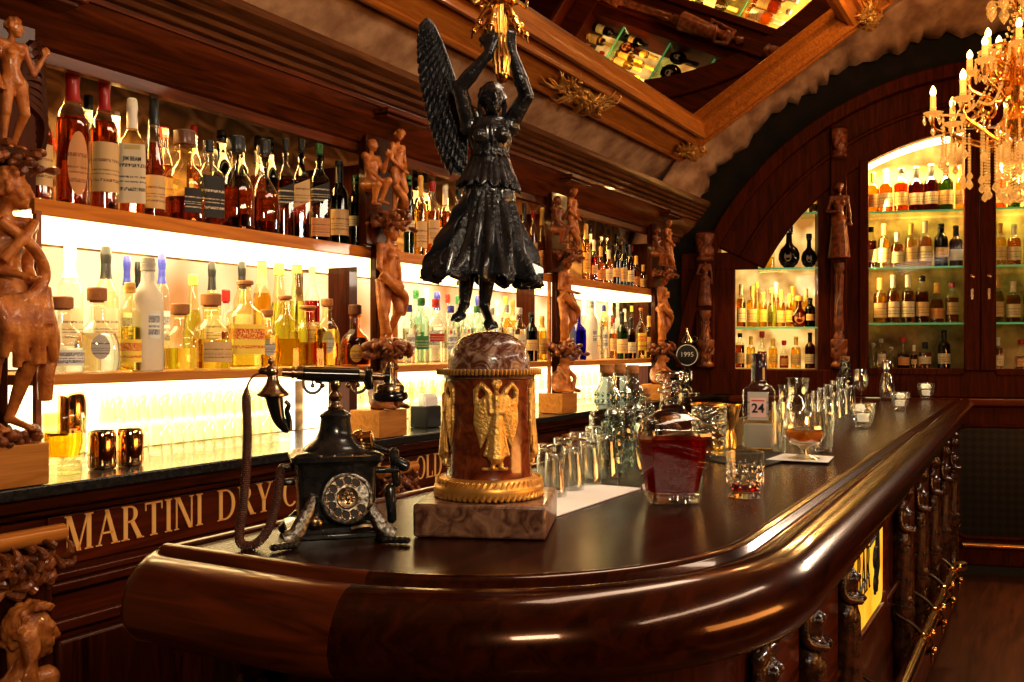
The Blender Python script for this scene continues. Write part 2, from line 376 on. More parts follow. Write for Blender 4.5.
# ---------------------------------------------------------------- serif letters (em height 1)
def glyph(ch):
    T,t=.16,.055; P=[]
    def q(a,b,c,d): P.append([a,b,c,d])
    def bar(x,w=T,y0=0,y1=1,s0=True,s1=True):
        q((x,y0),(x+w,y0),(x+w,y1),(x,y1))
        if s0: q((x-.07,y0),(x+w+.07,y0),(x+w+.07,y0+.035),(x-.07,y0+.035))
        if s1: q((x-.07,y1-.035),(x+w+.07,y1-.035),(x+w+.07,y1),(x-.07,y1))
    def dg(x0,y0,x1,y1,w): q((x0,y0),(x0+w,y0),(x1+w,y1),(x1,y1))
    def arc(cx,cy,rx,ry,a0,a1,n=16,TT=T):
        for i in range(n):
            pts=[]
            for a in (a0+(a1-a0)*i/n, a0+(a1-a0)*(i+1)/n):
                a=radians(a); w=t+(TT-t)*abs(cos(a))
                pts.append(((cx+rx*cos(a),cy+ry*sin(a)),(cx+(rx-w)*cos(a),cy+(ry-t)*sin(a))))
            q(pts[0][0],pts[1][0],pts[1][1],pts[0][1])
    def h(x0,x1,y,w=t): q((x0,y),(x1,y),(x1,y+w),(x0,y+w))
    if ch=='M': bar(.08,t); dg(.08,1,.44,0,T*.95); dg(.46,0,.80,1,t); bar(.80,T); W=1.06
    elif ch=='A': dg(.10,0,.42,1,t); dg(.40,1,.66,0,T) ; P[-1]=[(.36,1),(.50,1),(.86,0),(.68,0)]; h(.22,.66,.32); h(.02,.24,0,.035); h(.6,.94,0,.035); W=.94
    elif ch=='R': bar(.08); arc(.32,.75,.32,.25,-90,90); h(.2,.34,.945); h(.2,.34,.50); P.append([(.34,.53),(.5,.55),(.84,0),(.64,0)]); h(.62,.9,0,.035); W=.88
    elif ch=='B': bar(.08); arc(.32,.76,.30,.24,-90,90); arc(.34,.26,.36,.27,-90,90); h(.2,.36,.945); h(.2,.36,.49); h(.2,.36,0); W=.8
    elif ch=='T': bar(.30,T,0,1,True,False); h(.02,.74,.945); q((.02,.76),(.06,.76),(.06,1),(.02,1)); q((.70,.76),(.74,.76),(.74,1),(.70,1)); W=.78
    elif ch=='I': bar(.09); W=.36
    elif ch=='N': bar(.08,t); dg(.08,1,.66,0,T*1.05); bar(.76,t,0,1,False,True); W=.92
    elif ch=='D': bar(.08); arc(.34,.5,.50,.5,-90,90); h(.2,.36,.945); h(.2,.36,0); W=.92
    elif ch=='Y': P.append([(.04,1),(.22,1),(.46,.42),(.30,.42)]); dg(.42,.42,.72,1,t); bar(.30,T,0,.46,True,False); h(0,.3,.965,.035); h(.6,.84,.965,.035); W=.84
    elif ch=='C': arc(.48,.5,.44,.5,48,312); q((.80,.68),(.84,.68),(.84,.98),(.80,.9)); W=.9
    elif ch=='O': arc(.5,.5,.46,.5,0,360,24); W=1.0
    elif ch=='K': bar(.08); dg(.22,.45,.62,1,t); P.append([(.30,.60),(.44,.66),(.86,0),(.66,0)]); h(.5,.8,.965,.035); h(.6,.92,0,.035); W=.88
    elif ch=='L': bar(.08); h(.2,.62,0); q((.62,0),(.66,0),(.66,.26),(.62,.2)); W=.7
    else: W=.4
    return P,W
def letters(txt, size, width=None, depth=.004, gap=.06, slant=0):
    """mesh builder with the text on the xz plane facing -y, starting at x=0"""
    x=0; allp=[]
    for ch in txt:
        P,W=glyph(ch)
        for p in P: allp.append([(x+a+slant*b,b) for a,b in p])
        x+=W+gap
    sx=size if width is None else width/(x-gap)
    mb=MB()
    for p in allp: mb.prism([(a*sx,b*size) for a,b in p],-depth,0)
    return mb
def fonttext(txt, size, m, parent, loc, rot=(pi/2,0,0), name='lettering', ext=.0006, bold=False):
    c=bpy.data.curves.new(name,'FONT'); c.body=txt; c.size=size; c.align_x='CENTER'; c.align_y='CENTER'; c.extrude=ext
    if bold: c.offset=size*.02
    o=bpy.data.objects.new(name,c); COL.objects.link(o)
    dg=bpy.context.evaluated_depsgraph_get(); me=bpy.data.meshes.new_from_object(o.evaluated_get(dg))
    bpy.data.objects.remove(o); o=bpy.data.objects.new(name,me); COL.objects.link(o)
    me.materials.clear(); me.materials.append(m); o.parent=parent; o.location=loc; o.rotation_euler=rot
    return o
# ---------------------------------------------------------------- human figure (blobs that are fused into one skin)
def stand(H):
    L={'pel':(0,0,.53),'wai':(0,0,.62),'che':(0,0,.72),'nek':(0,0,.835),'hed':(0,-.012,.925),
       'shl':(-.10,0,.80),'shr':(.10,0,.80),'ell':(-.13,.01,.63),'elr':(.13,.01,.63),'wrl':(-.14,-.03,.48),'wrr':(.14,-.03,.48),
       'hil':(-.05,0,.51),'hir':(.05,0,.51),'knl':(-.05,-.015,.285),'knr':(.05,-.015,.285),'anl':(-.05,.015,.05),'anr':(.05,.015,.05),
       'tol':(-.055,-.085,.018),'tor':(.055,-.085,.018)}
    return {k:V(v)*H for k,v in L.items()}
def human(mb, J, H, front=None, face=None, female=True, legs=True, arms=(True,True), hair=True, fat=1.0, curl=.5, fingers=True, lm=1.0, hs=1.0):
    J={k:V(v) for k,v in J.items()}
    up=(J['nek']-J['pel']).normalized(); rt=(J['shr']-J['shl']).normalized()
    fr=V(front).normalized() if front is not None else up.cross(rt).normalized()*-1
    if front is None and fr.y>0 and abs(fr.y)>.3: fr=-fr
    rt=(rt-fr*rt.dot(fr)).normalized(); u2=rt.cross(fr)
    if u2.dot(up)<0: u2=-u2
    R=Matrix((rt,fr*-1,u2)).transposed()
    f=fat
    mb.sph(J['pel'],(.088*H*f,.066*H*f,.075*H),14,R=R)
    mb.cap(J['pel'],J['wai'],.072*H*f,.060*H*f,14); mb.cap(J['wai'],J['che'],.058*H*f,.072*H*f,14)
    mb.sph(J['che'],(.082*H*f,.062*H*f,.085*H),14,R=R)
    mid=(J['shl']+J['shr'])/2
    mb.cap(J['shl'],J['shr'],.036*H,.036*H,10); mb.cap(mid,J['nek'],.045*H,.028*H,10)
    mb.cap(J['nek'],J['hed'],.027*H,.028*H,10)
    if female:
        for s in(-1,1): mb.sph(J['che']+rt*s*.042*H+fr*.055*H+up*.01*H,.031*H,10)
    for s in(-1,1): mb.sph(J['pel']+rt*s*.04*H-fr*.045*H-up*.01*H,.045*H*f,10)
    # head
    HB=H; H=H*hs
    ff=V(face).normalized() if face is not None else fr
    hu=(J['hed']-J['nek']).normalized(); hr=ff.cross(hu).normalized(); hu=hr.cross(ff).normalized()
    RH=Matrix((hr,ff*-1,hu)).transposed(); hd=J['hed']
    mb.sph(hd+hu*.008*H,(.046*H,.056*H,.058*H),14,R=RH)
    mb.sph(hd+ff*.026*H-hu*.028*H,(.030*H,.028*H,.036*H),12,R=RH)
    mb.cap(hd+ff*.056*H+hu*.012*H, hd+ff*.066*H-hu*.014*H,.006*H,.0095*H,8)
    for s in(-1,1):
        mb.sph(hd+ff*.046*H+hr*s*.019*H+hu*.004*H,(.009*H,.007*H,.006*H),8,R=RH)
        mb.cap(hd+ff*.055*H+hr*s*.007*H+hu*.018*H,hd+ff*.047*H+hr*s*.028*H+hu*.018*H,.0065*H,.005*H,6)
        mb.sph(hd+hr*s*.046*H-hu*.002*H,(.006*H,.011*H,.015*H),8,R=RH)
        mb.sph(hd+ff*.036*H+hr*s*.022*H-hu*.016*H,.014*H,8)
    for d in(.026,.033): mb.cap(hd+ff*.053*H-hr*.012*H-hu*d*H,hd+ff*.053*H+hr*.012*H-hu*d*H,.0045*H,.0045*H,6)
    mb.sph(hd+ff*.044*H-hu*.05*H,.013*H,8)
    if hair:
        rnd=random.Random(3)
        mb.sph(hd-ff*.012*H+hu*.022*H,(.053*H,.054*H,.053*H),14,R=RH)
        for k in range(54):
            a=rnd.uniform(0,2*pi); e=rnd.uniform(-.35,1.4)
            d=hr*cos(a)*cos(e)+ff*sin(a)*cos(e)*-.9+hu*sin(e)
            if d.dot(ff)>.35 and e<.75: continue
            mb.sph(hd+hu*.012*H+d*.060*H,rnd.uniform(.010,.015)*H,8)
    H=HB*lm
    for sd,on in (('l',arms[0]),('r',arms[1])):
        if not on: continue
        s,e,w=J['sh'+sd],J['el'+sd],J['wr'+sd]
        mb.sph(s,.036*H,10); mb.cap(s,e,.032*H,.024*H,10); m1=e.lerp(w,.35); mb.cap(e,m1,.024*H,.025*H,10); mb.cap(m1,w,.025*H,.016*H,10)
        d=J.get('hd'+sd,(w-e)).normalized(); n=(rt if abs(d.dot(rt))<.8 else fr); n=(n-d*n.dot(d)).normalized(); k=d.cross(n)
        pb=w+d*.05*H
        mb.cap(w,pb,.016*H,.018*H,8); mb.cap(w+n*.006*H,pb+n*.014*H,.011*H,.012*H,8); mb.cap(w-n*.006*H,pb-n*.014*H,.011*H,.012*H,8)
        if fingers:
            cdir=J.get('cu'+sd,k)
            for q,o in enumerate((-.021,-.007,.007,.021)):
                l=(.030,.036,.034,.026)[q]*H; b0=pb+n*o*H; b1=b0+d*l*.55+cdir*l*.25*curl; b2=b1+d*l*.45*(1-curl*.6)+cdir*l*.6*curl
                mb.cap(b0,b1,.0075*H,.007*H,6); mb.cap(b1,b2,.007*H,.0055*H,6)
            t0=w+d*.018*H-n*.012*H; t1=t0-n*.022*H+d*.016*H; mb.cap(t0,t1,.009*H,.008*H,6); mb.cap(t1,t1+d*.022*H+cdir*.012*H,.008*H,.006*H,6)
    if legs:
        for sd in 'lr':
            h,k,a,t=J['hi'+sd],J['kn'+sd],J['an'+sd],J['to'+sd]
            mb.sph(h,.058*H,10); mb.cap(h,k,.056*H,.036*H,12); m1=k.lerp(a,.3); 
            back=((k-a).normalized().cross(rt)).normalized()
            if back.dot(t-a)>0: back=-back
            mb.sph(k,.036*H,8); mb.cap(k,m1+back*.008*H,.033*H,.034*H,10); mb.cap(m1+back*.008*H,a,.034*H,.018*H,10)
            mb.sph(a,.02*H,8); mb.cap(a+back*.015*H+(t-a)*.05,t,.018*H,.013*H,8)
            mb.cap(a,t,.017*H,.014*H,8)
            fd=(t-a).normalized(); sv=rt
            for q in range(5):
                b=t+sv*(q-2)*.0085*H; mb.cap(b-fd*.01*H,b+fd*(.016-.002*q)*H,.0065*H,.0055*H,6)
# ---------------------------------------------------------------- far wall frame
P0=atD(970,348,6.3); TW=radians(14)
UX=(-RT[0]*cos(TW)+FW[0]*sin(TW), -RT[1]*cos(TW)+FW[1]*sin(TW))
WX=(-UX[0],-UX[1]); WROT=atan2(WX[1],WX[0]); WIN=(-WX[1],WX[0])
MW=Matrix.Translation((P0.x,P0.y,0))@rotz(WROT)
def wl(px,py,ly=0.0):
    d=ray(px,py)
    ox=P0.x+WIN[0]*ly; oy=P0.y+WIN[1]*ly
    t=(ox*WIN[0]+oy*WIN[1])/(d[0]*WIN[0]+d[1]*WIN[1])
    x,y=d[0]*t,d[1]*t
    return ((x-P0.x)*WX[0]+(y-P0.y)*WX[1], EYE+d[2]*t)
# ---------------------------------------------------------------- room shell
o=MB().bb(-2.5,8.2,-4,3.2,-.1,0).build('floor',M['floor'],smooth=0); struct(o,'dark red brown floor boards')
prof=[(2.62,2.2),(2.45,2.45),(2.42,2.62),(2.2,2.80),(1.9,3.04),(1.5,3.33),(1.0,3.64),(.5,3.9),(-.2,4.12),(-1,4.25),(-2,4.25),(-3,4.1),(-4,3.6)]
mb=MB()
mb.grid(lambda u,v:(-2.4+10.4*v, interp([(i/12,p[0]) for i,p in enumerate(prof)],u), interp([(i/12,p[1]) for i,p in enumerate(prof)],u)),37,60)
o=mb.build('ceiling',M['plaster'],solid=.05); struct(o,'rough vaulted plaster ceiling')
o=MB().bb(-2.4,8,2.52,2.62,0,2.6).build('wall_left',M['stone'],smooth=0); struct(o,'rough stone wall behind the bottle shelves')
o=MB().bb(-2.4,8,-4,-3.9,0,4.2).build('wall_right',M['ceil'],smooth=0); struct(o)
o=MB().bb(-2.5,-2.4,-4,3,0,4.6).build('wall_near',M['ceil'],smooth=0); struct(o)
AC=(.15,1.3); RA=2.04
def arcpt(R,a): return (AC[0]+R*cos(a),AC[1]+R*sin(a))
poly=[(-2.6,0),(AC[0]-RA,0)]+[arcpt(RA,pi-i*pi/48) for i in range(49)]+[(AC[0]+RA,0),(3.8,0),(3.8,4.6),(-2.6,4.6)]
o=MB().prism(poly,.03,.40,MW).build('wall_far',M['archblack'],smooth=0); struct(o,'black arch wall around the bottle cabinets')
o=MB().prism([(-2.7,0),(3.8,0),(3.8,4.6),(-2.7,4.6)],.40,.5,MW).build('wall_far_recess',M['stone'],smooth=0); o.name='wall_recess'; struct(o)
# pale ragged stone edging that follows the arch
mb=MB(); rnd=random.Random(5)
def edge(u,v):
    a=radians(20+135*u); k=int(u*119)
    rr=random.Random(k*7+int(v*4))
    R=2.25+(.02*sin(u*60)+.05*rr.random())*(1-v)+ (.26*v)
    x,z=arcpt(R,pi-a)
    return (x,.03-.34*v-.05*rr.random()-.02,z)
mb.grid(edge,120,5,MW)
o=mb.build('trim_1',M['plaster'],solid=.02); struct(o,'ragged pale stone edging along the arch')
# ---------------------------------------------------------------- far cabinets
cab=thing('display_cabinet','tall red brown wooden arched bottle cabinet filling the far wall','cabinet',(P0.x,P0.y,0),WROT)
def cpart(name,mb,m,bevel=.006,parent=None,**k): return mb.build(name,m,parent or cab,bevel=bevel,**k)
a0=math.asin(.73/1.64)
mb=MB()
def band(mb,r0,r1,y0,y1,a_s,a_e,n=40):
    rs=[]
    for i in range(n+1):
        a=a_s+(a_e-a_s)*i/n
        p,q=arcpt(r0,a),arcpt(r1,a)
        rs.append([(p[0],y0,p[1]),(q[0],y0,q[1]),(q[0],y1,q[1]),(p[0],y1,p[1])])
    mb.rings(rs)
band(mb,1.64,2.05,-.04,.03,a0,pi-a0); cpart('arch',mb,M['cab'],.01)
mb=MB(); band(mb,1.98,2.07,-.10,-.03,0.02,pi-.02); band(mb,1.80,1.83,-.06,-.03,a0,pi-a0); cpart('arch_moulding',mb,M['cab'],.01)
xl0,xl1=-1.518,-.962; xr0,xr1=-.638,-.043; xs0,xs1=.149,.76; xm0,xm1=1.08,1.63
for x0,x1,zt in ((AC[0]-RA,xl0,2.12),(xl1,xr0,2.7),(xs1,xm0,2.7),(xm1,AC[0]+RA,2.12)):
    cpart('stile',MB().bb(x0,x1,-.02,.33,1.15,zt),M['cab'])
cpart('bottom_rail',MB().bb(AC[0]-RA,AC[0]+RA,-.03,.33,1.152,1.33),M['cab'])
for x0,x1 in ((AC[0]-RA,-1.36),(1.66,AC[0]+RA)):
    cpart('top_rail',MB().bb(x0,x1,-.025,.03,2.03,2.15),M['cab'])
def door(x0,x1,hinge,name):
    d=MB()
    f=.075
    if hinge<0: d.bb(x1,x1+.095,-.05,-.015,1.33,2.92); d.bb(x0-.06,x0,-.045,-.015,1.33,2.75)
    else: d.bb(x0-.095,x0,-.05,-.015,1.33,2.92); d.bb(x1,x1+.06,-.045,-.015,1.33,2.75)
    d.bb(x0,x1,-.045,-.015,1.30,1.345)
    o=cpart('door',d,M['cab'],.006)
    kx=x1+.045 if hinge<0 else x0-.045
    k=MB().lathe([(.0,0),(.014,0),(.014,.006),(.005,.01),(.005,.016),(.012,.022),(.010,.03),(0,.032)],12,Matrix.Translation((kx,-.05,1.95))@Matrix.Rotation(pi/2,4,'X'))
    k.bb(kx-.008,kx+.008,-.054,-.049,1.80,1.87)
    k.build('keyhole_knob',M['oldbrass'],o)
    # pane with arched top
    pts=[(x0,1.345)]+[(x1,1.345)]
    n=12
    for i in range(n+1):
        x=x1+(x0-x1)*i/n; pts.append((x,AC[1]+sqrt(max(.01,1.66**2-(x-AC[0])**2))))
    MB().prism(pts,-.022,-.018).build('pane',M['paneglass'],o,smooth=0)
door(xr0,xr1,-1,'door'); door(xs0,xs1,1,'door')
for x0,x1 in ((xl0,xl1),(xm0,xm1)):
    zz=lambda x: AC[1]+sqrt(max(.01,1.66**2-(x-AC[0])**2)) if abs(x-AC[0])<1.5 else 2.04
    pts=[(x0,1.33),(x1,1.33)]+[(x1+(x0-x1)*i/12,min(3,zz(x1+(x0-x1)*i/12))) for i in range(13)]
    MB().prism(pts,-.022,-.018).build('pane',M['paneglass'],cab,smooth=0)
# interiors: back boards, sides, lights
M['cabback']=pbr('cabinet_back_stone',(.20,.10,.035),.8,col2=(.60,.36,.15),nscale=7,bump=.5)
M['cabglow']=emis('painted_glow_board',(1,.68,.26),.9,(.50,.22,.05),6)  # cabinet light on the back board put into its emission
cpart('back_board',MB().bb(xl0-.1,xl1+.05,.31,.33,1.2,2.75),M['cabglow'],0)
cpart('back_board',MB().bb(xr0-.1,xm1+.1,.31,.33,1.2,3.0),M['cabback'],0)
M['ledwarm']=emis('warm_led_strip',(1,.80,.46),6)
M['edgeglow']=pbr('green_glass_edge',(.10,.30,.14),.15,emit=(.12,.5,.22),es=.35)  # green edge shine put into the glass as emission
for x,z0,z1 in ((xr0-.012,1.34,2.66),(xm0+.02,1.34,2.5),(xs1+.012,1.34,2.66)):
    cpart('light_strip',MB().bb(x-.008,x+.008,.18,.26,z0,z1),M['ledwarm'],0)
cpart('light_strip',MB().bb(xl1+.004,xl1+.014,.05,.28,1.34,2.5),M['ledwarm'],0)
mb=MB(); band(mb,1.625,1.64,.1,.3,radians(62),radians(122),16); cpart('light_strip',mb,M['ledwarm'],0)
def gshelf(x0,x1,z):
    o=cpart('glass_shelf',MB().bb(x0,x1,.035,.30,z-.012,z),M['shelfglass'],0,smooth=0)
    MB().bb(x0,x1,.030,.036,z-.012,z).build('shelf_edge',M['edgeglow'],o,smooth=0)
ZL=[1.335,1.627,2.04,2.42]; ZR=[1.335,1.65,2.03,2.41]
gshelf(xl0,xl1,1.627); gshelf(-1.36,xl1,2.04); gshelf(-1.06,xl1,2.42)
for z in ZR[1:]: gshelf(xr0-.05,xr1+.06,z); gshelf(xs0-.06,xs1+.05,z)
# carved columns standing on the cabinet front
def carved_column(parent,x,y,z0,z1,w,m=None):
    m=m or M['carve_dark']
    h=z1-z0
    c=MB().bb(x-w*.62,x+w*.62,y-.02,y+.05,z0,z1).build('column',M['cab'],parent,bevel=.006)
    rn=random.Random(int(x*100))
    for zz,hh in ((z0,.20),(z1-.22,.20)):
        k=MB()
        k.lathe([(w*.3,0),(w*.62,.01),(w*.62,.03),(w*.42,.05),(w*.5,hh*.6),(w*.66,hh*.8),(w*.66,hh)],14,c=(x,y-.03,zz))
        for i in range(16):
            a=rn.uniform(pi,2*pi); b=rn.uniform(.04,hh-.03)
            k.cap((x+w*.5*cos(a),y-.03+w*.5*sin(a),zz+b),(x+w*.62*cos(a+.3),y-.03+w*.62*sin(a+.3),zz+b+.035),.013,.008,6)
        k.build('capital' if zz>z0 else 'column_base',m,c,remesh=.007,sm=1)
    Hf=min(h*.36,.5); zf=z0+h*.46
    J=stand(Hf); J={q:p+V((x,y-.045,zf)) for q,p in J.items()}
    J['wrl']=V((x-.05*Hf,y-.045-.1*Hf,zf+.6*Hf)); J['ell']=V((x-.15*Hf,y-.06,zf+.62*Hf))
    g=MB(); human(g,J,Hf)
    g.lathe([(.05*Hf,0),(.15*Hf,0),(.13*Hf,.2*Hf),(.10*Hf,.5*Hf),(.07*Hf,.56*Hf)],12,c=(x,y-.04,zf-.01))
    for i in range(14):
        a=rn.uniform(0,2*pi); g.cap((x+.11*Hf*cos(a),y-.04+.11*Hf*sin(a),zf+.02),(x+.09*Hf*cos(a),y-.04+.09*Hf*sin(a),zf+.45*Hf),.014*Hf*2,.008*Hf*2,6)
    g.build('carved_figure',m,c,remesh=.006,sm=1)
    s=MB().lathe([(w*.40,0),(w*.40,.02),(w*.30,.04),(w*.30,h*.46-.30),(w*.42,h*.46-.28),(w*.42,h*.46-.24)],16,c=(x,y-.03,z0+.2))
    for i in range(6): s.cap((x+w*.3*cos(i),y-.03+w*.3*sin(i),z0+.26),(x+w*.3*cos(i+1),y-.03+w*.3*sin(i+1),z0+h*.46-.12),.008,.008,6)
    s.build('shaft',m,c)
carved_column(cab,-.832,-.05,1.34,2.98,.085)
carved_column(cab,-1.72,-.06,1.34,2.30,.10)
carved_column(cab,1.0,-.05,1.34,2.98,.085)
# base of the cabinet with a black mesh panel, and a brass rail along it
base=thing('cabinet_base','dark red wooden base cabinet under the far bottle cabinets, with black mesh panel','cabinet',(P0.x,P0.y,0),WROT)
BY=-.10
MB().bb(-1.55,2.3,BY,.0,.06,1.10).build('carcass',M['cab'],base,bevel=.01)
MB().bb(-1.56,2.3,BY-.04,.0,1.10,1.15).build('top_board',M['red_panel'],base,bevel=.012)
MB().bb(-1.55,2.3,BY+.03,.0,0,.06).build('plinth',M['black'],base)
M['mesh']=None
m,nt,out=_new('black_wire_mesh'); b=nt.nodes.new('ShaderNodeBsdfPrincipled'); b.inputs['Roughness'].default_value=.35; b.inputs['Metallic'].default_value=.5
tc=nt.nodes.new('ShaderNodeTexCoord'); mp=nt.nodes.new('ShaderNodeMapping'); mp.inputs['Rotation'].default_value=(0,radians(45),0); mp.inputs['Scale'].default_value=(28,28,28)
ck=nt.nodes.new('ShaderNodeTexChecker'); ck.inputs[3].default_value=1; ck.inputs[1].default_value=(.002,.002,.002,1); ck.inputs[2].default_value=(.014,.009,.006,1)
_lk(nt,tc.outputs['Object'],mp.inputs[0]); _lk(nt,mp.outputs[0],ck.inputs[0]); _lk(nt,ck.outputs[0],b.inputs['Base Color']); _lk(nt,b.outputs[0],out.inputs[0]); M['mesh']=m
def rrect(x0,x1,z0,z1,r,n=6):
    P=[]
    for cx,cz,a in ((x1-r,z1-r,0),(x0+r,z1-r,90),(x0+r,z0+r,180),(x1-r,z0+r,270)):
        for i in range(n+1): P.append((cx+r*cos(radians(a+90*i/n)),cz+r*sin(radians(a+90*i/n))))
    return P
gx0=wl(953,480,BY)[0]; gz1=wl(990,426,BY)[1]; gz0=wl(990,538,BY)[1]
for x0,x1 in ((gx0,1.0),(1.15,2.15)):
    pn=MB().prism(rrect(x0,x1,gz0,gz1,.09),BY-.006,BY+.01).build('mesh_panel',M['mesh'],base,smooth=0)
    q=rrect(x0,x1,gz0,gz1,.09)
    MB().tube([(x,BY-.008,z) for x,z in q],.014,8,closed=True).build('panel_frame',M['cab'],pn)
rz_=wl(995,546,BY-.12)[1]; rx_=wl(962,546,BY-.12)[0]
ra=MB().tube([(rx_,BY-.12,rz_),(2.3,BY-.12,rz_)],.020,12)
rl=ra.build('rail',M['brass'],None); rl.matrix_world=MW
rl.name='brass_rail'; tag(rl,'brass rail running along the base cabinet below the mesh panel','rail')
for x in (.4,1.2,2.0):
    MB().tube([(x,BY-.12,rz_),(x,BY-.005,rz_)],.012,8).build('bracket',M['brass'],rl)
# ---------------------------------------------------------------- mirrored ceiling panel
A=V((0,2.17,2.745)); ed=V((0,-.85,.527)).normalized(); en=V((0,-ed.z,ed.y)).normalized()
if en.z>0: en=-en
MP=Matrix(((1,0,0,0),(0,ed.y,en.y,0),(0,ed.z,en.z,0),(0,0,0,1))); MP=Matrix.Translation(A)@MP
cp=thing('ceiling_mirror','big mirror in a gilded moulded frame set into the sloping vault','mirror',(0,0,0))
X0,X1,D1=1.3,6.10,1.588
pr=[(0,-.10),(0,.02),(.015,.032),(.03,.03),(.035,.02),(.16,.02),(.165,.055),(.18,.065),(.195,.055),(.20,.045),(.235,.045),(.24,.075),(.262,.09),(.285,.075),(.29,.05),(.31,.02),(.31,-.12)]
rs=[]
for of,h in pr: rs.append([(X0+of,of,h),(X1-of,of,h),(X1-of,D1-of,h),(X0+of,D1-of,h)])
MB().rings(rs,MP,False,False).build('frame',M['giltframe'],cp,smooth=30)
MB().add([(X0+.3,.3,.0),(X1-.3,.3,.0),(X1-.3,D1-.3,.0),(X0+.3,D1-.3,.0)],[(0,1,2,3)],MP).build('mirror_glass',M['mirror'],cp,smooth=0)
def acanthus(mb,cx,cd,L,seed,Mx,h=.022):
    rn=random.Random(seed)
    for i in range(110):
        s=rn.choice((-1,1)); a=rn.uniform(-1.1,1.1)
        l=L*rn.uniform(.25,.62); st=V((cx+s*rn.uniform(0,L*.5),cd+rn.uniform(-.03,.03),h))
        pts=[]
        for k in range(6):
            t=k/5
            pts.append(st+V((s*l*.6*t*cos(a*1.2*t), l*.45*t*sin(a)+.03*sin(3*t)*rn.uniform(-.5,.5), .035*sin(pi*t)+.01)))
        mb.tube([tuple(p) for p in pts],lambda u:.011*(1-u*.7),6,M=Mx)
    for k in range(9):
        a=2*pi*k/9; mb.sph((cx+.035*cos(a),cd+.035*sin(a),h+.03),.018,8,M=Mx)
    mb.sph((cx,cd,h+.04),.026,10,M=Mx)
for cx,cd,L,sd in ((4.35,.10,.46,1),(5.98,.12,.26,2),(5.96,1.42,.30,3),(2.4,.10,.46,4)):
    mb=MB(); acanthus(mb,cx,cd,L,sd,MP); mb.build('leaf_ornament',M['gilt'],cp)
# ---------------------------------------------------------------- back bar
XP=[1.30,2.70,4.11,5.425]; SX0=[1.40,2.80,4.20]; SX1=[2.735,4.17,5.72]
ct=MB().bb(.9,6.34,2.0,2.5,1.138,1.166).build('back_counter',M['blackmetal'],bevel=.004); tag(ct,'long black back counter under the bottle shelves','counter')
bb=thing('back_bar_base','dark red panelled back bar front with gilt lettering','cabinet',(0,0,0))
MB().bb(.9,6.34,2.08,2.5,0,1.137).build('carcass',M['red_panel'],bb)
mb=MB()
for z0,z1,y in ((1.105,1.138,2.02),(1.085,1.105,2.045),(.925,.945,2.05),(.90,.925,2.035),(.80,.83,2.05),(0,.12,2.04)):
    mb.bb(.9,6.34,y,2.09,z0,z1-.001)
mb.build('moulding',M['mahog_x'],bb,bevel=.005)
for i in range(3):
    MB().bb(XP[i]+.12,XP[i+1]-.12,2.068,2.085,.955,1.078).build('name_panel',M['red_panel'],bb,bevel=.004)
    for j in range(2):
        w=(XP[i+1]-XP[i]-.3)/2; x=XP[i]+.14+j*(w+.02)
        MB().bb(x,x+w,2.06,2.085,.16,.78).build('lower_panel',M['mahog_z'],bb,bevel=.012)
def sign(txt,x,w,z=.985,h=.088):
    o=letters(txt,h,w,.003).build('lettering',M['lettering'],bb,smooth=0); o.location=(x,2.067,z)
xM=onY(64,553,2.067).x
sign('MARTINI',xM,onY(203,530,2.067).x-xM)
xD=onY(217,530,2.067).x; sign('DRY',xD,onY(272,520,2.067).x-xD)
xC=onY(282,520,2.067).x; sign('COCKTAIL',xC,onY(386,490,2.067).x-xC)
xO=onY(415,490,2.067).x; sign('OLD',xO,onY(442,480,2.067).x-xO)
for xa,xb in ((1.33,1.385),(2.745,2.79),(4.18,4.19),(5.73,5.76)):
    MB().bb(xa,xb,2.24,2.34,1.1665,1.838).build('bay_post',M['mahog_z'],bb)
    MB().bb(xa,xb,2.16,2.49,1.838,2.15).build('bay_partition',M['mahog_z'],bb)
# shelves, one of each kind per bay
for i in range(3):
    x0,x1=SX0[i],SX1[i]
    wn=('left','middle','far')[i]
    u=thing('upper_shelf',f'upper gold-edged bottle shelf with bright lit underside in the {wn} bay','shelf',(0,0,0),group='upper bottle shelves')
    MB().bb(x0,x1,2.10,2.5,1.812,1.834).build('board',M['pale'],u,bevel=.002)
    MB().bb(x0,x1,2.090,2.104,1.798,1.837).build('edge_strip',M['giltframe'],u,bevel=.002)
    MB().bb(x0+.01,x1-.01,2.13,2.48,1.775,1.811).build('light_panel',M['lightpanel'],u)
    MB().bb(x0+.005,x1-.005,2.118,2.132,1.770,1.811).build('light_rim',M['pale'],u) if False else None
    l=thing('lower_shelf',f'lower pale wood bottle shelf in the {wn} bay','shelf',(0,0,0),group='lower bottle shelves')
    MB().bb(x0,x1,2.10,2.48,1.390,1.415).build('board',M['pale'],l,bevel=.002)
    MB().bb(x0+.01,x1-.01,2.15,2.46,1.372,1.389).build('light_panel',M['lightpanel'],l)
    for x in ((1.410,2.728),(2.83,4.066),(4.23,5.53))[i]:
        MB().bb(x-.007,x+.007,2.088,2.102,1.166,1.806).build('post',M['giltframe'] if x>1.5 else M['carve_dark'],l)
    bk=thing('painted_glow_panel',f'back panel with painted-in glow behind the bottles in the {wn} bay','panel',(0,0,0),group='shelf back panels with painted glow')
    MB().bb(x0,x1,2.495,2.512,1.42,1.77).build('upper_glow',M['backglow'],bk)
    MB().bb(x0,x1,2.495,2.512,1.17,1.37).build('lower_glass',M['whiteglow'],bk)
    tb=MB().tube([(x0+(.28 if i==0 else 0),2.150,2.185),(x1,2.150,2.185)],.009,8).build('strip_light',M['lightpanel']); tag(tb,f'strip light over the top row of bottles in the {wn} bay','light','strip lights under the cornice')
